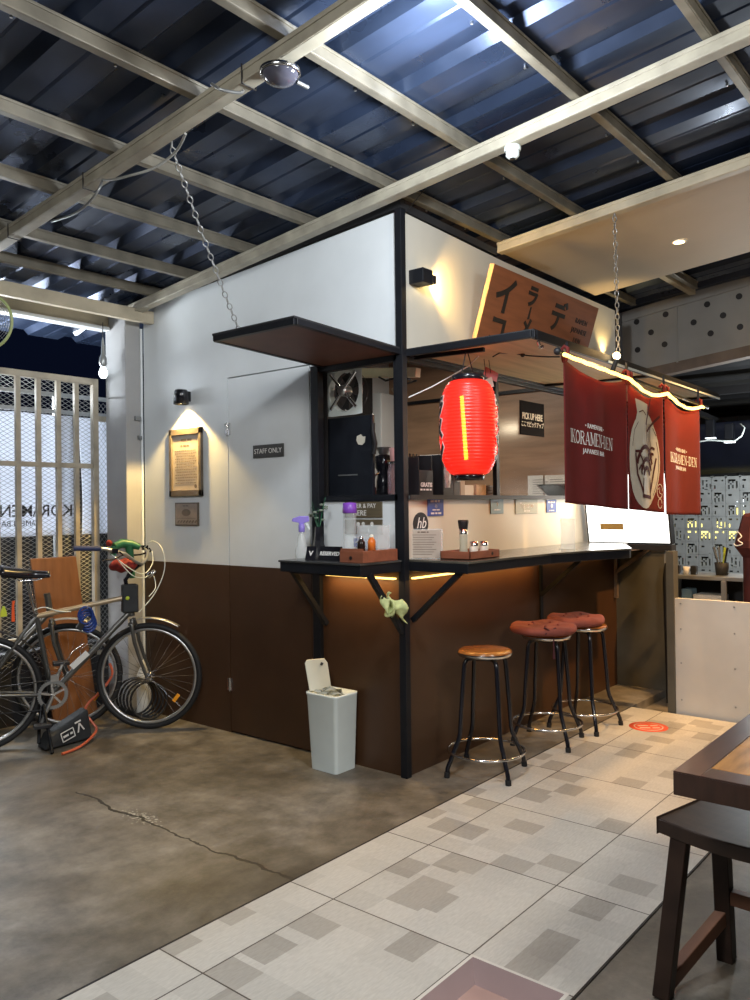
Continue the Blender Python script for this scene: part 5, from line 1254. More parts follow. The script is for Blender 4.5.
def cushion(label, pos, r, h, tilt, bow):
    c = thing('stool_cushion', label, 'cushion', pos)
    Mx = Matrix.Translation(pos) @ Matrix.Rotation(tilt, 4, 'X')
    b = MB(); prof = []
    for k in range(13):
        t = k/12; a = -pi/2+pi*t
        prof.append((max(0, r-h/2+h/2*cos(a)) if 0 < k < 12 else 0.0, h/2+h/2*sin(a)))
    prof = [(0, 0), (r*.6, 0)]+prof[1:-1]+[(r*.8, h*1.0), (r*.5, h*.93), (r*.25, h*.96), (0, h*.9)]
    def wob(p):
        a = math.atan2(p.y, p.x); q = p.copy(); q.z += .006*sin(5*a)*(p.length/r) if p.z > h*.5 else 0; return q
    b.lathe(prof, seg=40); b.v = [Mx @ wob(p) for p in b.v]; b.build('pad', M['cushion'], c)
    for k in range(5):
        a = k*2*pi/5; b = MB(); b.sphere((r*.45*cos(a), r*.45*sin(a), h*.96), .009, 8, 6); b.v = [Mx @ p for p in b.v]; b.build('tuft', mat('tuft_thread', (.18, .04, .03), .9), c)
    if bow:
        b = MB(); e = Mx @ Vector((-.10, -.12, h*.5)); 
        d1 = Vector((.772, -.636, 0)); e = Vector(pos)+Vector((-.772, -.636, 0))*(r*.95)+Vector((0, 0, h*.75))
        b.tube([e-d1*.035+Vector((0, 0, .02)), e, e+d1*.04+Vector((0, 0, .015))], .006, 6); b.tube([e-d1*.03-Vector((0, 0, .02)), e, e+d1*.03-Vector((0, 0, .025))], .006, 6)
        e2 = e+d1*.025-Vector((0, 0, .05)); b.tube([e2, e2+Vector((0, 0, -.07)), e2+Vector((0, 0, -.12))], [.004, .004, .009], 6); b.build('ties', mat('dark_tie', (.06, .01, .015), .8), c)
    return c
cushion('maroon cushion with a tied bow on the middle bar stool', (1.060, -.285, .690), .208, .050, radians(0), True)
cushion('plump tufted maroon cushion on the farthest bar stool', (1.49, -.30, .690), .190, .058, radians(0), False)

# floor sticker
c = thing('floor_sticker', 'round red and white floor sticker on the tiles', 'sticker', (1.77, -.68, .0032))
b = MB(); b.lathe([(.0, .0035), (.125, .0035), (.125, .0045), (0, .0045)], (1.77, -.68, 0), 40); b.build('disc', M['red_sticker'], c)
b = MB(); b.lathe([(.088, .0046), (.094, .0046), (.094, .0052), (.088, .0052)], (1.77, -.68, 0), 36); [word_bars(b, (1.77+.8*d_2, -.68+.6*d_2, .005), Vector((.6, -.8, 0)), Vector((.8, .6, 0)), .13, .028, 6) for d_2 in (-.03, .022)]; b.build('print', M['cream_ink'], c)

# ================================================================== RIGHT TABLE + STOOL
c = thing('dining_table', 'dark wooden table with golden planks at the lower right', 'table', (-.3, -2.4, 0))
tx0, tx1, ty1, ty0 = -1.271, .35, -1.911, -2.85
b = MB(); b.box((tx0, ty0, .683), (tx1, ty1, .746)); b.box((tx0, ty1-.075, .746), (tx1, ty1, .75)); b.box((tx0, ty0, .746), (tx1, ty0+.075, .75)); b.box((tx0, ty0+.075, .746), (tx0+.085, ty1-.075, .75)); b.build('table_top', M['table_wood'], c, bevel=.003)
k = 0
yy = ty1-.142
xx = tx0+.087
while xx < tx1-.1:
    b = MB(); b.box((xx, ty0+.077, .744), (min(xx+.268, tx1), ty1-.077, .7495)); b.build('plank', M['table_plank'], c, bevel=.001); xx += .271
for lx, ly in ((-.75, -2.6), (.2, -2.6), (.25, -2.1), (-.05, -2.75)):
    b = MB(); b.box((lx, ly, 0), (lx+.08, ly+.08, .683)); b.build('leg', M['table_wood'], c, bevel=.004)
c = thing('saddle_stool', 'dark wooden saddle stool with splayed legs tucked under the table', 'stool', (-.95, -2.0, 0))
A_ = Vector((-1.047, -1.781)); ex_ = Vector((.972, -.22)).normalized(); ey_ = Vector((-.03, -1)).normalized()
def sp(u, v, z): p = A_+ex_*u+ey_*v; return Vector((p.x, p.y, z))
b = MB(); W_, L_ = .295, .46
def sz(v): t = v/L_; return .520-.022*sin(pi*t)
n = 14; vs = []
for j in range(n+1):
    v = L_*j/n
    for u, top in ((0, 1), (W_, 1), (W_, 0), (0, 0)): vs.append(sp(u, v, sz(v) if top else sz(v)*1-.046-.0*v))
fs = []
for j in range(n):
    for q in range(4): fs.append((j*4+q, j*4+(q+1) % 4, (j+1)*4+(q+1) % 4, (j+1)*4+q))
fs += [(0, 1, 2, 3), (n*4+3, n*4+2, n*4+1, n*4)]
b.add(vs, fs); b.build('seat', M['stool_dark'], c, bevel=.004)
legs = {}
for (u, v, du, dv) in ((.035, .055, -.085, -.015), (W_-.035, .055, .03, .0), (.035, L_-.06, -.085, .03), (W_-.035, L_-.06, .03, .03)):
    a = sp(u, v, .478); e = sp(u+du, v+dv, 0.0); b = MB(); b.beam(a, e, .050, .052, up=(1, 0, 0)); b.build('leg', M['stool_dark'], c, bevel=.003); legs[(u, v)] = (a, e)
ks = list(legs.values())
mids = []
for i_, j_, t, t2 in ((0, 1, .93, .68), (2, 3, .93, .68), (1, 3, .55, .55)):
    a = ks[i_][0].lerp(ks[i_][1], t); e = ks[j_][0].lerp(ks[j_][1], t2)
    b = MB(); b.beam(a, e, .036, .045); b.build('stretcher', M['stretcher'], c, bevel=.003)

# ================================================================== GATE, MESH, BANNERS
GY_ = 2.75
c = thing('steel_gate', 'beige barred steel gate backed with expanded metal', 'gate', (-1.2, GY_, .5))
zg0, zg1 = .57, 2.47
b = MB(); b.box((-2.6, GY_-.02, zg1-.045), (-.185, GY_+.02, zg1)); b.build('top_rail', M['grille'], c, bevel=.003)
b = MB(); b.box((-2.6, GY_-.018, 1.80), (-.23, GY_+.018, 1.835)); b.build('middle_rail', M['grille'], c, bevel=.002)
b = MB(); b.box((-2.6, GY_-.02, zg0), (-.185, GY_+.02, zg0+.04)); b.build('bottom_rail', M['grille'], c, bevel=.002)
xs_ = [at(p_, 500, 1, GY_).x for p_ in (18.5, 39, 59, 77)]
stp = xs_[1]-xs_[0]; allx = xs_+[xs_[0]-stp*k for k in range(1, 9)]
for xx in allx: b = MB(); b.box((xx-.017, GY_-.015, zg0+.04), (xx+.017, GY_+.015, zg1-.045)); b.build('bar', M['grille'], c, bevel=.002)
xx = at(95.5, 500, 1, GY_).x
b = MB(); b.box((xx-.022, GY_-.022, zg0), (xx+.022, GY_+.022, zg1)); b.build('end_post', M['grille'], c, bevel=.003)
b = MB(); ym = GY_+.03; cw, ch_ = .054, .0155
zz = .42; row = 0
while zz < 2.42:
    pts = []; x_ = -2.2; k = 0
    while x_ < xx:
        pts.append((x_, ym, zz+(ch_/2 if (k+row) % 2 else -ch_/2)*.92)); x_ += cw/2; k += 1
    b.tube(pts, .0020, 3, cap=False); zz += ch_; row += 1
b.build('expanded_metal', M['mesh'], c)
# mesh strip between gate and pillar
c = thing('mesh_strip', 'narrow strip of galvanised mesh between the gate and the grey pillar', 'mesh panel', (-.15, 2.78, .4))
b = MB(); zz = .42; row = 0
while zz < 2.30:
    pts = []; x_ = xx+.02; k = 0
    while x_ < -.05:
        pts.append((x_, 2.78, zz+(.010 if (k+row) % 2 else -.010))); x_ += .018; k += 1
    b.tube(pts, .002, 3, cap=False); zz += .022; row += 1
b.build('mesh', M['mesh'], c)
b = MB(); b.box((xx+.02, 2.775, 2.16), (-.06, 2.80, 2.20)); b.box((xx+.02, 2.775, .40), (-.06, 2.80, .43)); b.build('edge_bar', M['grille'], c)
b = MB(); b.box((-7, 2.80, 0), (-.02, 2.9, .50)); struct(b.build('wall_gate_base', M['dark'], base=(-3, 2.85, 0)))
# banners
def banner(label, x0, x1, z0, z1, y, seed, text=None):
    c = thing('cloth_banner', label, 'banner', ((x0+x1)/2, y, z0))
    f = lambda x, z: y+.018*sin(x*14+seed)+.01*sin(x*31+z*2)
    b = MB(); b.grid(lambda u, v: Vector((x0+(x1-x0)*u+.01*sin(v*5), f(x0+(x1-x0)*u, z0+(z1-z0)*v), z0+(z1-z0)*v)), 40, 20); b.build('cloth', M['banner'], c, solid=.003)
    if text:
        b = MB()
        def mk(xc, zc, s=-1):
            return lambda a, b_, d_: Vector((xc+s*a, f(xc+s*a, zc+b_)-.006-d_, zc+b_))
        b.text(text, .125, (0, 0, 0), X, Z, .001, warp=mk(-.60, 1.485), sub=1, offset=.001, sx=.95)
        b.text('RAMEN BAR', .06, (0, 0, 0), X, Z, .001, warp=mk(-.62, 1.395), sub=1)
        b.build('mirrored_lettering', M['ink'], c)
xr = at(73, 500, 1, 3.1).x
banner('white banner with mirrored lettering hanging behind the gate', -2.4, xr, 1.30, 2.22, 3.10, .3, 'IKORAMEN-DEN')
xa, xb_ = at(82, 500, 1, 3.1).x, at(98, 500, 1, 3.1).x
banner('narrow blank white banner behind the gate next to the grey pillar', xa, xb_+.25, 1.30, 2.22, 3.10, 1.7)
b = MB(); b.beam((-2.6, 3.12, 2.25), (.2, 3.12, 2.25), .03, .03); b.beam((-2.6, 3.12, 2.38), (.2, 3.12, 2.38), .03, .03)
for xx_ in (-2.5, -.3): b.beam((xx_, 3.14, 0), (xx_, 3.14, 2.4), .03, .03)
struct(b.build('trim_13', M['steel_grey'], base=(-1, 3.12, 2.2)))
# leaning board
c = MB(); P0 = [at(36, 560, 1, 2.62), at(81.5, 557.5, 1, 2.62)]
R = 0
zt1 = P0[0].z; v = [Vector((P0[0].x, 2.69, zt1)), Vector((P0[1].x, 2.69, zt1)), Vector((P0[1].x+.10, 2.58, .0)), Vector((P0[0].x+.10, 2.58, .0))]
dd = Vector((0, .018, .004)); c.add([*v, *[p+dd for p in v]], [(0, 1, 2, 3)[::-1], (4, 5, 6, 7), (0, 1, 5, 4), (1, 2, 6, 5), (2, 3, 7, 6), (3, 0, 4, 7)])
tag(c.build('leaning_board', M['oak'], bevel=.002), 'orange brown wooden board leaning against the gate behind the bicycle', 'board')

# ================================================================== BICYCLES
def make_bike(label):
    """frame plane is local XZ, +X towards the front wheel, front hub above x=0"""
    c = thing('bicycle', label, 'bicycle', (0, 0, 0)); G = M['bike_grey']
    Rw = .361; hz = .361; ST = radians(-28)
    def wheel(xc, name='wheel', turn=0):
        b = MB(); Mx = Matrix.Translation((xc, 0, hz)) @ Matrix.Rotation(turn, 4, 'Z') @ Matrix.Rotation(pi/2, 4, 'X')
        def ringp(r, w, seg=64, t=10): 
            return
        pr = [(Rw-.020+.019*cos(a), .019*sin(a)) for a in [2*pi*k/12 for k in range(13)]]
        b.lathe(pr, seg=72); b.v = [Mx @ p for p in b.v]; tyre = b.build(name, M['rubber'], c)
        b = MB(); ri = Rw-.052; b.lathe([(ri, -.009), (ri+.014, -.012), (ri+.016, 0), (ri+.014, .012), (ri, .009), (ri-.004, 0), (ri, -.009)], seg=72); b.v = [Mx @ p for p in b.v]; b.build('rim', M['alu'], tyre)
        b = MB(); b.lathe([(.0, -.05), (.008, -.05), (.008, -.03), (.022, -.028), (.022, -.024), (.012, -.02), (.012, .02), (.022, .024), (.022, .028), (.008, .03), (.008, .05), (0, .05)], seg=20); b.v = [Mx @ p for p in b.v]; b.build('hub', M['chrome'], tyre)
        b = MB()
        for k in range(32):
            a = 2*pi*k/32; s_ = 1 if k % 2 else -1; a2 = a+(.75 if (k//2) % 2 else -.75)
            b.tube([Mx @ Vector((.020*cos(a2), .020*sin(a2), .026*s_)), Mx @ Vector((ri*cos(a), ri*sin(a), 0))], .0011, 4, cap=False)
        b.build('spokes', M['chrome'], tyre)
        return tyre, Mx
    tf, Mf = wheel(0, 'front_wheel', ST); tr_, Mr = wheel(-1.03, 'rear_wheel')
    b = MB(); b.box((-.03, -.004, -.012), (.03, .004, .012), Matrix.Rotation(ST, 4, 'Z') @ Matrix.Translation((.185, -.012, .361-.15)) @ Matrix.Rotation(radians(-52), 4, 'Y')); b.build('amber_reflector', M['amber'], tf, bevel=.002)
    ht, hb = Vector((-.135, 0, .915)), Vector((-.110, 0, .775)); bb_ = Vector((-.617, 0, .316)); stt = Vector((-.705, 0, .817)); rh = Vector((-1.03, 0, hz))
    b = MB(); b.tube([ht+Vector((0, 0, .02)), hb], .021, 12); b.tube([hb+Vector((0, 0, .04)), bb_], .019, 12); b.tube([stt+Vector((-.003, 0, .02)), bb_], .016, 12)
    b.tube([bb_+Vector((0, -.035, 0)), bb_+Vector((0, .035, 0))], .022, 12)
    for s_ in (-1, 1):
        b.tube([stt+Vector((0, .012*s_, 0)), Vector((-.87, .035*s_, .60)), rh+Vector((0, .055*s_, 0))], .009, 8); b.tube([bb_+Vector((-.02, .02*s_, 0)), Vector((-.72, .042*s_, .325)), rh+Vector((0, .055*s_, 0))], .010, 8)
    b.build('frame', G, c)
    b = MB(); b.tube([ht-Vector((0, 0, .01)), stt], .017, 12); b.build('top_tube', M['bike_champ'], c)
    b = MB(); b.text('TREKKER', .045, (-.36, -.021, .57), Vector((.83, 0, .56)), Vector((-.56, 0, .83)), .001); b.build('frame_decal', M['white_ink'], c) if False else None
    b = MB(); RS = Matrix.Rotation(ST, 3, 'Z')
    for s_ in (-1, 1): b.tube([hb+RS @ Vector((.005, .02*s_, -.02)), hb+RS @ Vector((.015, .05*s_, -.075)), RS @ Vector((-.075, .053*s_, .60))+Vector((-.01, -.02, 0)), RS @ Vector((-.045, .053*s_, .48)), RS @ Vector((0, .055*s_, hz))], [.014, .014, .013, .011, .009], 10)
    b.tube([hb+RS @ Vector((.004, -.05, -.05)), hb+RS @ Vector((.004, .05, -.05))], .016, 10); b.build('fork', G, c)
    # stem, handlebar
    b = MB(); b.tube([ht+Vector((0, 0, .01)), Vector((-.15, 0, 1.02)), Vector((-.11, 0, 1.08)), Vector((-.05, 0, 1.12))], .014, 10); b.build('stem', M['black_gloss'], c)
    b = MB(); b.tube([Vector(p) for p in ((-.50, -.14, 1.25), (-.31, -.13, 1.24), (-.17, -.10, 1.20), (-.09, -.06, 1.14), (-.04, 0, 1.12), (.01, .08, 1.15), (.04, .17, 1.19), (.02, .25, 1.23), (-.04, .34, 1.24))], .011, 10); b.build('handlebar', M['alu'], c)
    b = MB(); b.tube([Vector((-.33, -.132, 1.242)), Vector((-.50, -.14, 1.25))], .017, 12); b.build('grip', M['navy'], c)
    b = MB(); b.tube([Vector((-.0, .28, 1.235)), Vector((-.06, .37, 1.24))], .017, 12); b.build('grip', M['navy'], c)
    for q, s_ in ((Vector((-.24, -.12, 1.225)), -1), (Vector((.03, .22, 1.225)), 1)):
        b = MB(); b.tube([q+Vector((.03, 0, -.01)), q+Vector((.05, .02*s_, -.03)), q+Vector((-.02, .05*s_, -.055)), q+Vector((-.09, .07*s_, -.06))], .006, 8); b.box((-.02, -.015, -.02), (.02, .015, .012), Matrix.Translation(q)); b.build('brake_lever', M['black_gloss'], c)
    for P_ in ([(.02, .2, 1.22), (.06, .12, 1.27), (.10, .02, 1.22), (.11, -.01, 1.08), (.04, -.02, .92), (-.07, -.03, .80)],
               [(-.26, -.12, 1.20), (-.14, -.12, 1.10), (-.04, -.06, 1.06), (.04, .04, 1.12), (.06, .14, 1.20)],
               [(-.24, -.12, 1.19), (-.13, -.10, 1.06), (-.03, -.02, 1.03), (.04, .05, 1.05), (.05, .0, .96), (.0, -.02, .90)],
               [(-.72, -.02, .86), (-.66, -.03, .875), (-.58, -.03, .845), (-.50, -.025, .835)]):
        b = MB(); b.tube(smooth_path(P_, 6), .0032, 6); b.build('cable', M['white_plastic'], c)
    b = MB(); b.lathe([(0, -.03), (.018, -.03), (.02, .02), (.014, .03), (0, .03)], seg=14); Mx = Matrix.Translation((.03, .02, 1.05)) @ Matrix.Rotation(radians(60), 4, 'Y'); b.v = [Mx @ p for p in b.v]; b.build('front_light', M['chrome'], c)
    b = MB(); b.box((-.175, -.035, .80), (-.07, .035, .99)); b.build('head_bag', M['bag'], c, bevel=.012, seg=3)
    b = MB(); b.lathe([(.0, 0), (.013, 0), (.013, .002), (0, .002)], seg=12); Mx = Matrix.Translation((-.145, -.036, .90)) @ Matrix.Rotation(pi/2, 4, 'X'); b.v = [Mx @ p for p in b.v]; b.build('bag_badge', M['lime'], c)
    # saddle
    b = MB()
    def sad(u, v):
        x = -.625-.29*u; w = .020+.080*max(0, (u-.30)/.70)**1.2; a = -pi*.68+pi*1.36*v; return Vector((x, w*sin(a)*1.0, 1.075+.035*u*u+(.022+.020*u)*cos(a)))
    b.grid(sad, 16, 12); b.v.append(Vector((0, 0, 0))) if False else None; b.build('saddle', M['black_gloss'], c, solid=.012)
    b = MB(); b.tube([(-.62, -.012, 1.075), (-.70, -.022, 1.05), (-.80, -.022, 1.05), (-.87, -.03, 1.08)], .0035, 6); b.tube([(-.62, .012, 1.075), (-.70, .022, 1.05), (-.80, .022, 1.05), (-.87, .03, 1.08)], .0035, 6); b.build('saddle_rails', M['chrome'], c)
    b = MB(); b.tube([stt, (-.755, 0, 1.045)], .0135, 12); b.tube([(-.755, -.02, 1.045), (-.755, .02, 1.045)], .014, 8); b.build('seat_post', M['chrome'], c)
    # drive
    b = MB(); n = 44; pr = []
    for k in range(n):
        a = 2*pi*k/n
        for q, r_ in ((0, .088), (.35, .094), (.65, .094)): pr.append((r_*cos(a+q*2*pi/n), r_*sin(a+q*2*pi/n)))
    inner = [(.070*cos(2*pi*k/len(pr)), .070*sin(2*pi*k/len(pr))) for k in range(len(pr))]
    m_ = len(pr); P3 = lambda p, y: Vector((bb_.x+p[0], y, bb_.z+p[1]))
    vs = [P3(p, -.045) for p in pr]+[P3(p, -.045) for p in inner]
    b.add(vs, [(k, (k+1) % m_, m_+(k+1) % m_, m_+k) for k in range(m_)]); b.build('chainring', M['steel_grey'], c, solid=.004)
    b = MB()
    for k in range(5): a = 2*pi*k/5+.4; b.beam((bb_.x, -.05, bb_.z), (bb_.x+.074*cos(a), -.047, bb_.z+.074*sin(a)), .014, .007, up=(0, 1, 0))
    b.build('spider', M['chrome'], c)
    cr = Vector((-.69, -.075, .150)); b = MB(); b.tube([bb_+Vector((0, -.06, 0)), cr], [.013, .010], 10); b.build('crank', M['alu'], c)
    b = MB(); b.box((-.05, -.10, -.012), (.05, -.02, .012), Matrix.Translation(cr)); b.build('pedal', M['black_plastic'], c, bevel=.004)
    c2 = bb_*2-cr; c2.y = .065; b = MB(); b.tube([bb_+Vector((0, .05, 0)), c2], [.013, .010], 10); b.build('crank', M['alu'], c)
    b = MB(); b.box((-.05, .02, -.012), (.05, .10, .012), Matrix.Translation(c2)); b.build('pedal', M['black_plastic'], c, bevel=.004)
    b = MB(); b.tube([(-.617, -.045, .409), (-1.03, -.045, .40), (-1.07, -.045, .37), (-1.05, -.045, .30), (-1.04, -.045, .24), (-.617, -.045, .223)], .004, 6); b.build('chain', M['dark'], c)
    b = MB(); b.lathe([(.045, 0), (.045, .02), (.02, .03)], seg=24); Mx = Matrix.Translation((-1.03, -.03, hz)) @ Matrix.Rotation(pi/2, 4, 'X'); b.v = [Mx @ p for p in b.v]; b.build('sprocket', M['steel_grey'], c)
    # kickstand (two legs), mudguards, bottle cage
    b = MB(); b.tube([bb_+Vector((-.06, 0, -.01)), (-.66, -.14, .14), (-.65, -.27, 0.008)], .011, 8); b.tube([bb_+Vector((-.06, 0, -.01)), (-.70, -.06, .12), (-.71, -.12, .04)], .011, 8); b.build('kickstand', M['black_metal'], c)
    def guard(xc, a0, a1, m, r=.390, tr=0):
        b = MB(); b.grid(lambda u, v: Matrix.Rotation(tr, 3, 'Z') @ Vector((xc+(r+.008*cos((v-.5)*pi))*cos(a0+(a1-a0)*u), (v-.5)*.055, hz+(r+.010*cos((v-.5)*pi))*sin(a0+(a1-a0)*u))), 24, 6); b.build('mudguard', m, c, solid=.002)
    guard(0, radians(58), radians(105), M['alu'], .390, ST); guard(-1.03, radians(-5), radians(120), M['rubber'])
    b = MB(); b.tube([(-.43, 0, .50), (-.45, -.03, .58), (-.40, -.035, .62), (-.36, -.02, .60), (-.33, 0, .60)], .003, 6); b.tube([(-.52, 0, .42), (-.55, -.03, .50), (-.49, -.035, .58), (-.42, -.03, .625)], .003, 6); b.build('bottle_cage', M['chrome'], c)
    b = MB(); b.beam((-.50, -.026, .475), (-.40, -.026, .56), .02, .034, up=(-.64, 0, .77)); b.build('cage_mount', M['paper_white'], c)
    b = MB(); b.tube([(-.58, -.03, .36), (-.60, -.035, .42), (-.57, -.04, .47)], .008, 6); b.box((-.63, -.05, .40), (-.58, -.02, .44)); b.build('front_derailleur', M['alu'], c)
    return c
bike = make_bike('grey touring bicycle parked facing the brown wall, nearest the camera')
ang = radians(158); d_ = Vector((cos(ang), sin(ang))); hub = Vector((-.283, 1.975))
bike.location = (hub.x, hub.y, -.005+.005); bike.rotation_euler.z = ang+pi
# helmet, scarf and lock on the bicycle, tools under saddle  (bike local -> world)
BM = Matrix.Translation(bike.location) @ Matrix.Rotation(ang+pi, 4, 'Z')
w = lambda x, y, z: BM @ Vector((x, y, z))
b = MB(); b.sphere((0, 0, 0), 1, 20, 12); b.v = [w(-.165+.095*p.x, -.01+.075*p.y, 1.118+.045*p.z+.006*sin(p.x*9)) for p in b.v]
tag(b.build('helmet_cover', M['red_cloth'], base=w(-.155, 0, 1.02)), 'red patterned cloth bundle sitting on the bicycle stem', 'cloth bundle')
b = MB()
b.tube([w(-.20, .10, 1.24), w(-.15, .12, 1.26), w(-.08, .12, 1.25), w(-.03, .10, 1.23)], [.028, .032, .03, .02], 10)
b.tube([w(-.10, .12, 1.25), w(-.09, .12, 1.15), w(-.08, .12, 1.02)], [.03, .024, .02], 8); b.tube([w(-.2, .1, 1.24), w(-.21, .1, 1.18)], [.028, .02], 8)
g = tag(b.build('green_strap_bag', M['green'], base=w(-.1, .12, 1.0)), 'dark green vinyl bag slung behind the handlebar', 'bag')
b = MB(); b.sphere(w(-.235, .10, 1.265), .022, 10, 8); b.build('red_tip', M['red_cloth'], g)
b = MB()
for k in range(4):
    pts = [w(-.41+.045*cos(a)+.008*k, -.03+.012*k, .835-.02*k+.055*sin(a)-.03) for a in [2*pi*j/14 for j in range(14)]]
    b.tube(pts, .0085, 6, closed=True)
lk = tag(b.build('cable_lock', M['blue_plastic']), 'coiled blue cable lock hanging from the bicycle top tube', 'lock')
b = MB(); b.box((-.02, -.015, -.03), (.02, .015, .03), BM @ Matrix.Translation((-.44, -.02, .74)) @ Matrix.Rotation(radians(30), 4, 'Y')); b.build('lock_head', M['black_plastic'], lk, bevel=.004)
b = MB(); b.prism([(-.012, 0), (.008, 0), (.004, .10), (.01, .13), (-.006, .13), (-.008, .1)], at(14, 622, 1, 2.28), (1, 0, 0), Z, Vector((0, .008, 0))); b.v = [p for p in b.v]
tag(b.build('orange_tag', M['orange']), 'orange plastic strip dangling below the bicycle saddle', 'strap')
b = MB(); b.prism([(-.02, 0), (.022, .0), (.018, .03), (.006, .065), (-.004, .065), (-.018, .03)], at(4, 617, 1, 2.28), (1, 0, 0), Z, Vector((0, .006, 0)))
tag(b.build('lime_tag', M['lime']), 'lime green reflective tag hanging at the left edge behind the saddle', 'tag')
# second, darker bicycle behind: a copy with its own label
bike2 = copy_tree(bike); bike2['label'] = 'second bicycle in the shadows between the first one and the gate'
bike2.location = (-.62, 2.36, 0); bike2.rotation_euler.z = radians(-12)
for ch in list(bpy.data.objects):
    if ch.parent == bike2 and ch.name.split('.')[0] in ('head_bag', 'bag_badge', 'cable', 'cage_mount', 'kickstand', 'bottle_cage', 'handlebar', 'grip', 'brake_lever', 'stem', 'front_light', 'saddle', 'saddle_rails', 'seat_post', 'top_tube'):
        for g_ in [k for k in bpy.data.objects if k.parent == ch]: bpy.data.objects.remove(g_)
        bpy.data.objects.remove(ch)
bike2.location = (-.62, 2.425, 0); bike2.rotation_euler.z = radians(-10)
for o_ in (bike, bike2): o_['group'] = 'bicycles by the gate'
# floor bag, hose
c = thing('floor_bag', 'black bag with white printing lying under the bicycle', 'bag', (-.78, 2.10, 0))
R = Matrix.Translation((-.76, 2.16, .0)) @ Matrix.Rotation(radians(22), 4, 'Z') @ Matrix.Rotation(radians(-14), 4, 'Y')
R = Matrix.Translation((-.78, 2.12, .01)) @ Matrix.Rotation(radians(4), 4, 'Z')
b = MB(); b.add([R @ Vector(p) for p in ((-.22, -.07, 0), (.12, -.07, 0), (.14, .06, 0), (-.2, .06, 0), (-.18, -.05, .08), (.10, -.05, .19), (.12, .05, .19), (-.16, .05, .09))], [(0, 3, 2, 1), (4, 5, 6, 7), (0, 1, 5, 4), (1, 2, 6, 5), (2, 3, 7, 6), (3, 0, 4, 7)]); b.build('body', M['bag'], c, bevel=.015, seg=3)
b = MB(); nrm = Vector((0, -.98, .2)); uu = Vector((.95, 0, .22)); vv = Vector((-.2, .15, .95))
o_p = Vector((-.84, 2.040, .075)); uu = Vector((.97, .10, .24)).normalized(); vv = Vector((-.24, .10, .96)).normalized()
for q_ in (((-.045, -.028), (.045, -.028)), ((-.045, .028), (.045, .028)), ((-.045, -.028), (-.045, .028)), ((.045, -.028), (.045, .028))): b.beam(o_p+uu*q_[0][0]+vv*q_[0][1], o_p+uu*q_[1][0]+vv*q_[1][1], .003, .006)
word_bars(b, o_p, uu, vv, .07, .022, 9); b.build('print', M['paper_white'], c); b = MB()
b.prism([(.065, -.02), (.075, -.02), (.095, .02), (.11, -.02), (.12, -.02), (.10, .032), (.088, .032)], o_p, uu, vv, Vector((0, -.002, 0))); b.prism([(.065, .04), (.11, .04), (.11, .05), (.065, .05)], o_p, uu, vv, Vector((0, -.002, 0)))
b.build('print', M['paper_white'], c)
b = MB(); b.tube(smooth_path([(-.96, 1.90, .01), (-.84, 1.93, .012), (-.72, 1.99, .03), (-.63, 2.06, .06), (-.605, 2.16, .09), (-.585, 2.27, .13), (-.54, 2.30, .18), (-.47, 2.250, .26), (-.42, 2.205, .36), (-.43, 2.215, .44)], 5), .009, 8)
tag(b.build('red_hose', M['pink_hose']), 'red orange hose curving up behind the front wheel', 'hose')
b = MB()
for k in range(5): b.tube([(-.18+.10*cos(a)-.008*k, 2.13+.03*k-.07*cos(a), .15+.13*sin(a)+.005*k) for a in [2*pi*j/24 for j in range(24)]], .008, 6, closed=True)
tag(b.build('coiled_cable', M['rubber']), 'black cable coil leaning behind the front wheel', 'cable')
b = MB(); b.sphere((0, 0, 0), 1, 18, 12); b.v = [Vector((-.19+.05*p.x+.008*sin(9*p.z), 2.33+.05*p.y, .28+.15*p.z+.01*sin(14*p.x))) for p in b.v]
b = MB(); b.lathe([(.0, .0), (.05, .0), (.052, .02), (.05, .30), (.018, .36), (.016, .40), (0, .40)], (-.10, 2.30, 0), 20)
tag(b.build('water_bottle', mat('cloudy_white_plastic', (.55, .55, .52), .4, var=.1)), 'tall cloudy white bottle standing by the pillar behind the wheel', 'bottle')
# wall fan at the left edge
q = at(-13, 322, 1, 2.15)
c = thing('wall_fan', 'green rimmed wall fan cut by the left edge', 'fan', (q.x, 2.15, q.z-.2))
b = MB(); b.tube([(q.x+.152*cos(a)*.636, 2.15-.152*.772*cos(a), q.z+.165*sin(a)) for a in [2*pi*k/36 for k in range(36)]], .009, 8, closed=True); b.build('guard_rim', mat('pale_green_plastic', (.40, .46, .20), .4), c)
b = MB()
for k in range(9):
    r_ = .02+.014*k; b.tube([(q.x+r_*cos(a)*.636, 2.14-r_*.772*cos(a), q.z+r_*sin(a)) for a in [2*pi*j/30 for j in range(30)]], .0015, 4, closed=True)
for k in range(24): a = 2*pi*k/24; b.tube([(q.x-.02, 2.12, q.z), (q.x+.152*cos(a)*.636, 2.15-.152*.772*cos(a), q.z+.165*sin(a))], .0014, 4)
b.build('guard_wires', M['steel_grey'], c)
b = MB(); b.tube([(q.x, 2.16, q.z), (q.x, 2.26, q.z+.06)], .035, 12); b.tube([(q.x, 2.24, q.z+.05), (q.x, 2.27, q.z+.2)], .012, 8); b.build('motor', M['cream_plastic'], c)
# glowing bar put in for a fluorescent strip's reflection beyond the gate
b = MB(); p0 = at(76, 334, 1, 3.3); p1 = at(92, 322, 1, 3.3); b.beam(p0, p1, .05, .03)
t = tag(b.build('reflected_tube_glow', M['white_glow']), 'glowing white bar for a reflected fluorescent strip beyond the gate', 'lamp')
b = MB(); b.tube([p1, p1+Vector((0, 0, .5))], .01, 6); b.build('hanger', M['dark'], t)

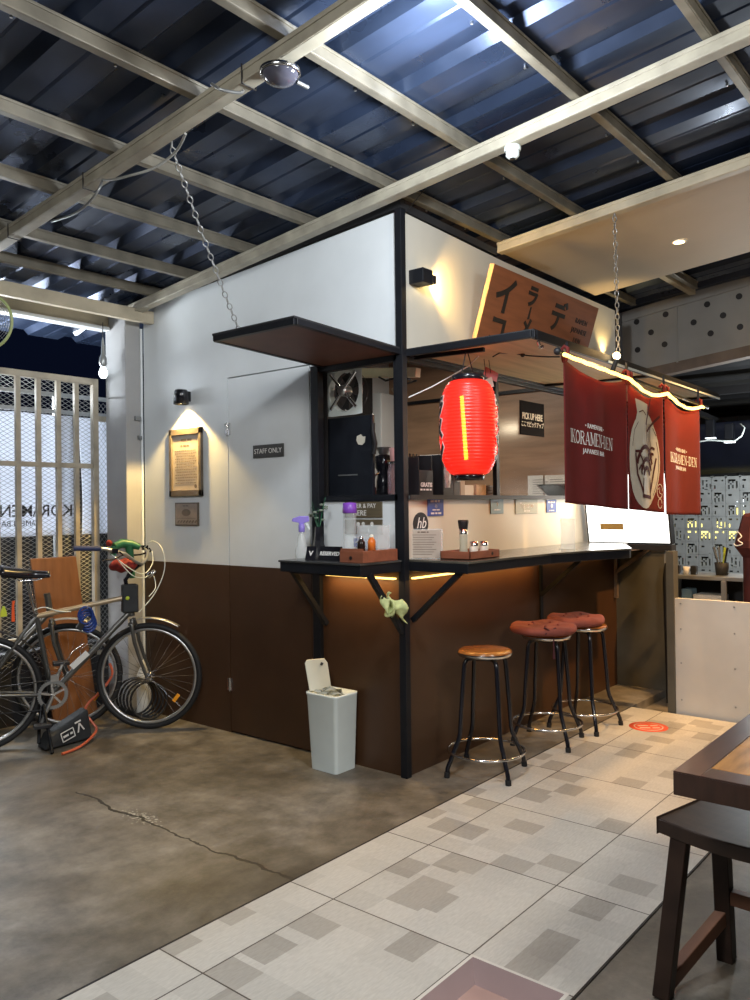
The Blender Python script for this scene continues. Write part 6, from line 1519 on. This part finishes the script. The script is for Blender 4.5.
# ================================================================== BEHIND THE PARTITION (right)
c = thing('steel_rack', 'grey steel food display case behind the pale partition', 'display case', (3.4, -.75, -.06))
x0, x1, y0, y1_ = 3.0, 3.35, -.98, -.36
b = MB()
zt3 = .915
for xx_, yy_ in ((x0, y0), (x0, y1_), (x1, y0), (x1, y1_)): b.box((xx_-.02, yy_-.02, -.06), (xx_+.02, yy_+.02, zt3-.03))
b.box((x0-.02, y0, zt3-.03), (x1+.02, y1_+.02, zt3)); b.box((x0-.02, y0, .42), (x1+.02, y1_+.02, .44)); b.box((x0-.02, y1_-.10, .44), (x0, y1_, zt3-.03)); b.box((x0-.02, -.84, .44), (x0, -.80, zt3-.03)); b.build('frame', M['steel_grey'], c, bevel=.003)
b = MB(); b.box((x1, y0, .44), (x1+.01, y1_, zt3-.03)); b.build('back_panel', M['dark'], c)
b = MB(); b.box((3.05, -.80, .70), (3.3, -.45, .71)); b.build('inner_shelf', M['brown_steel'], c)
boxthing('foam_tray', 'white foam tray stack inside the steel display case', 'tray', (3.06, -.78, .711), (3.25, -.56, .76), M['paper_white'], .008)
boxthing('sauce_tub', 'dark tub inside the steel display case left of the foam trays', 'tub', (3.06, -.55, .711), (3.2, -.47, .80), M['teal_sign'], .008)
boxthing('bread_tray', 'orange brown tray on the floor of the steel display case', 'tray', (3.02, -.70, .4405), (3.2, -.46, .60), M['oak'], .005)
boxthing('dark_crock', 'dark brown crock beside the orange brown tray', 'crock', (3.03, -.79, .4405), (3.16, -.71, .68), M['brown_steel'], .01)
for k, (yy_, h_, m_, lab) in enumerate(((-.43, .07, 'black_plastic', 'black speaker cube, leftmost on top of the steel display case'), (-.50, .06, 'paper_white', 'white cup between two black cubes on the display case'), (-.56, .07, 'black_plastic', 'black cube right of the white cup on the display case'))):
    if m_ == 'paper_white':
        b = MB(); b.lathe([(0, zt3), (.022, zt3), (.028, zt3+h_), (.025, zt3+h_)], (3.1, yy_, 0), 16); tag(b.build('paper_cup', M[m_]), lab, 'cup')
    else: boxthing('speaker_cube', lab, 'speaker', (3.08, yy_-.022, zt3), (3.13, yy_+.022, zt3+h_), M[m_], .004)
c = thing('utensil_pot', 'dark pot full of tongs and ladles on the steel display case', 'utensil pot', (3.15, -.76, zt3))
b = MB(); b.lathe([(.0, zt3), (.045, zt3), (.055, zt3+.10), (.05, zt3+.10)], (3.15, -.76, 0), 18); b.build('pot', M['dark'], c)
for k, (dx, dy, m_) in enumerate(((-.03, .05, 'alu'), (.0, .02, 'alu'), (.02, -.02, 'lime'), (-.02, -.05, 'black_plastic'), (.03, .07, 'black_plastic'))):
    b = MB(); b.tube([(3.15, -.76+dy*.3, zt3+.05), (3.15+dx, -.76+dy, zt3+.22)], [.004, .010], 6); b.build('utensil', M[m_], c)
# maroon draped thing at right edge
c = thing('maroon_hood', 'maroon cloth hood with white script on a stand at the right edge', 'cloth hood', (2.6, -1.12, -.06))
prf = [(0.0, 1.41), (.035, 1.40), (.10, 1.20), (.10, 1.17), (.075, 1.14), (.06, 1.10), (.055, 1.0)]
b = MB(); b.lathe([(.0, 1.42), (.06, 1.41), (.075, 1.39), (.125, 1.22), (.13, 1.17), (.10, 1.13), (.08, 1.10)], (2.62, -1.135, 0), 8, smooth=False); b.build('hood', M['maroon'], c)
b = MB(); b.lathe([(.075, -.06), (.075, 1.12)], (2.62, -1.135, 0), 12); b.build('stand', M['maroon'], c)
b = MB(); b.tube(smooth_path([(2.515, -1.055, 1.285), (2.50, -1.085, 1.25), (2.488, -1.065, 1.225), (2.488, -1.095, 1.20), (2.488, -1.055, 1.185), (2.492, -1.035, 1.20)], 5), .004, 6); b.build('script', M['white_ink'], c)
# dark chair / plant silhouettes between the stud and the display case
b = MB(); b.tube([(2.75, -.47, -.06), (2.75, -.47, .9), (2.78, -.46, 1.02)], [.02, .035, .02], 10); b.tube([(2.75, -.47, .7), (2.78, -.52, .72), (2.8, -.55, .70)], .02, 8)
tag(b.build('cable_post', M['rubber']), 'dark cable bundle standing between the grey stud and the display case', 'cables')
# pendant lamps and cable under the dark roof
for k, px_ in enumerate((711, 730)):
    q = at(px_, 432+4*k, 0, 5.0)
    c = thing('box_lamp', ('left' if k == 0 else 'right') + ' box lamp', 'lamp', q)
    c['label'] = 'dark box lamp under the dark roof, ' + ('nearer the red curtains' if k == 0 else 'nearer the right edge')
    b = MB(); b.box((-.04, -.04, -.06), (.04, .04, .12), Matrix.Translation(q)); b.build('housing', M['black_metal'], c, bevel=.004)
    b = MB(); b.box((-.035, -.045, -.07), (.035, .045, -.06), Matrix.Translation(q)); b.build('lens', M['white_glow'], c)
b = MB(); b.tube([at(698, 442, 0, 4.95), at(710, 440, 0, 4.95), at(722, 441, 0, 4.95), at(735, 441, 0, 4.95), at(742, 436, 0, 4.95), at(745, 428, 0, 4.95), at(741, 424, 0, 4.98)], .008, 6)
tag(b.build('white_cable', M['white_plastic']), 'white cable looped below the box lamps', 'cable')
lamp('neighbour_light', 'POINT', (4.6, -.9, 1.75), 75, (.9, .97, 1), .1)
lamp('neighbour_warm_light', 'POINT', (3.6, -2.0, 2.3), 10, (1, .75, .45), .1)
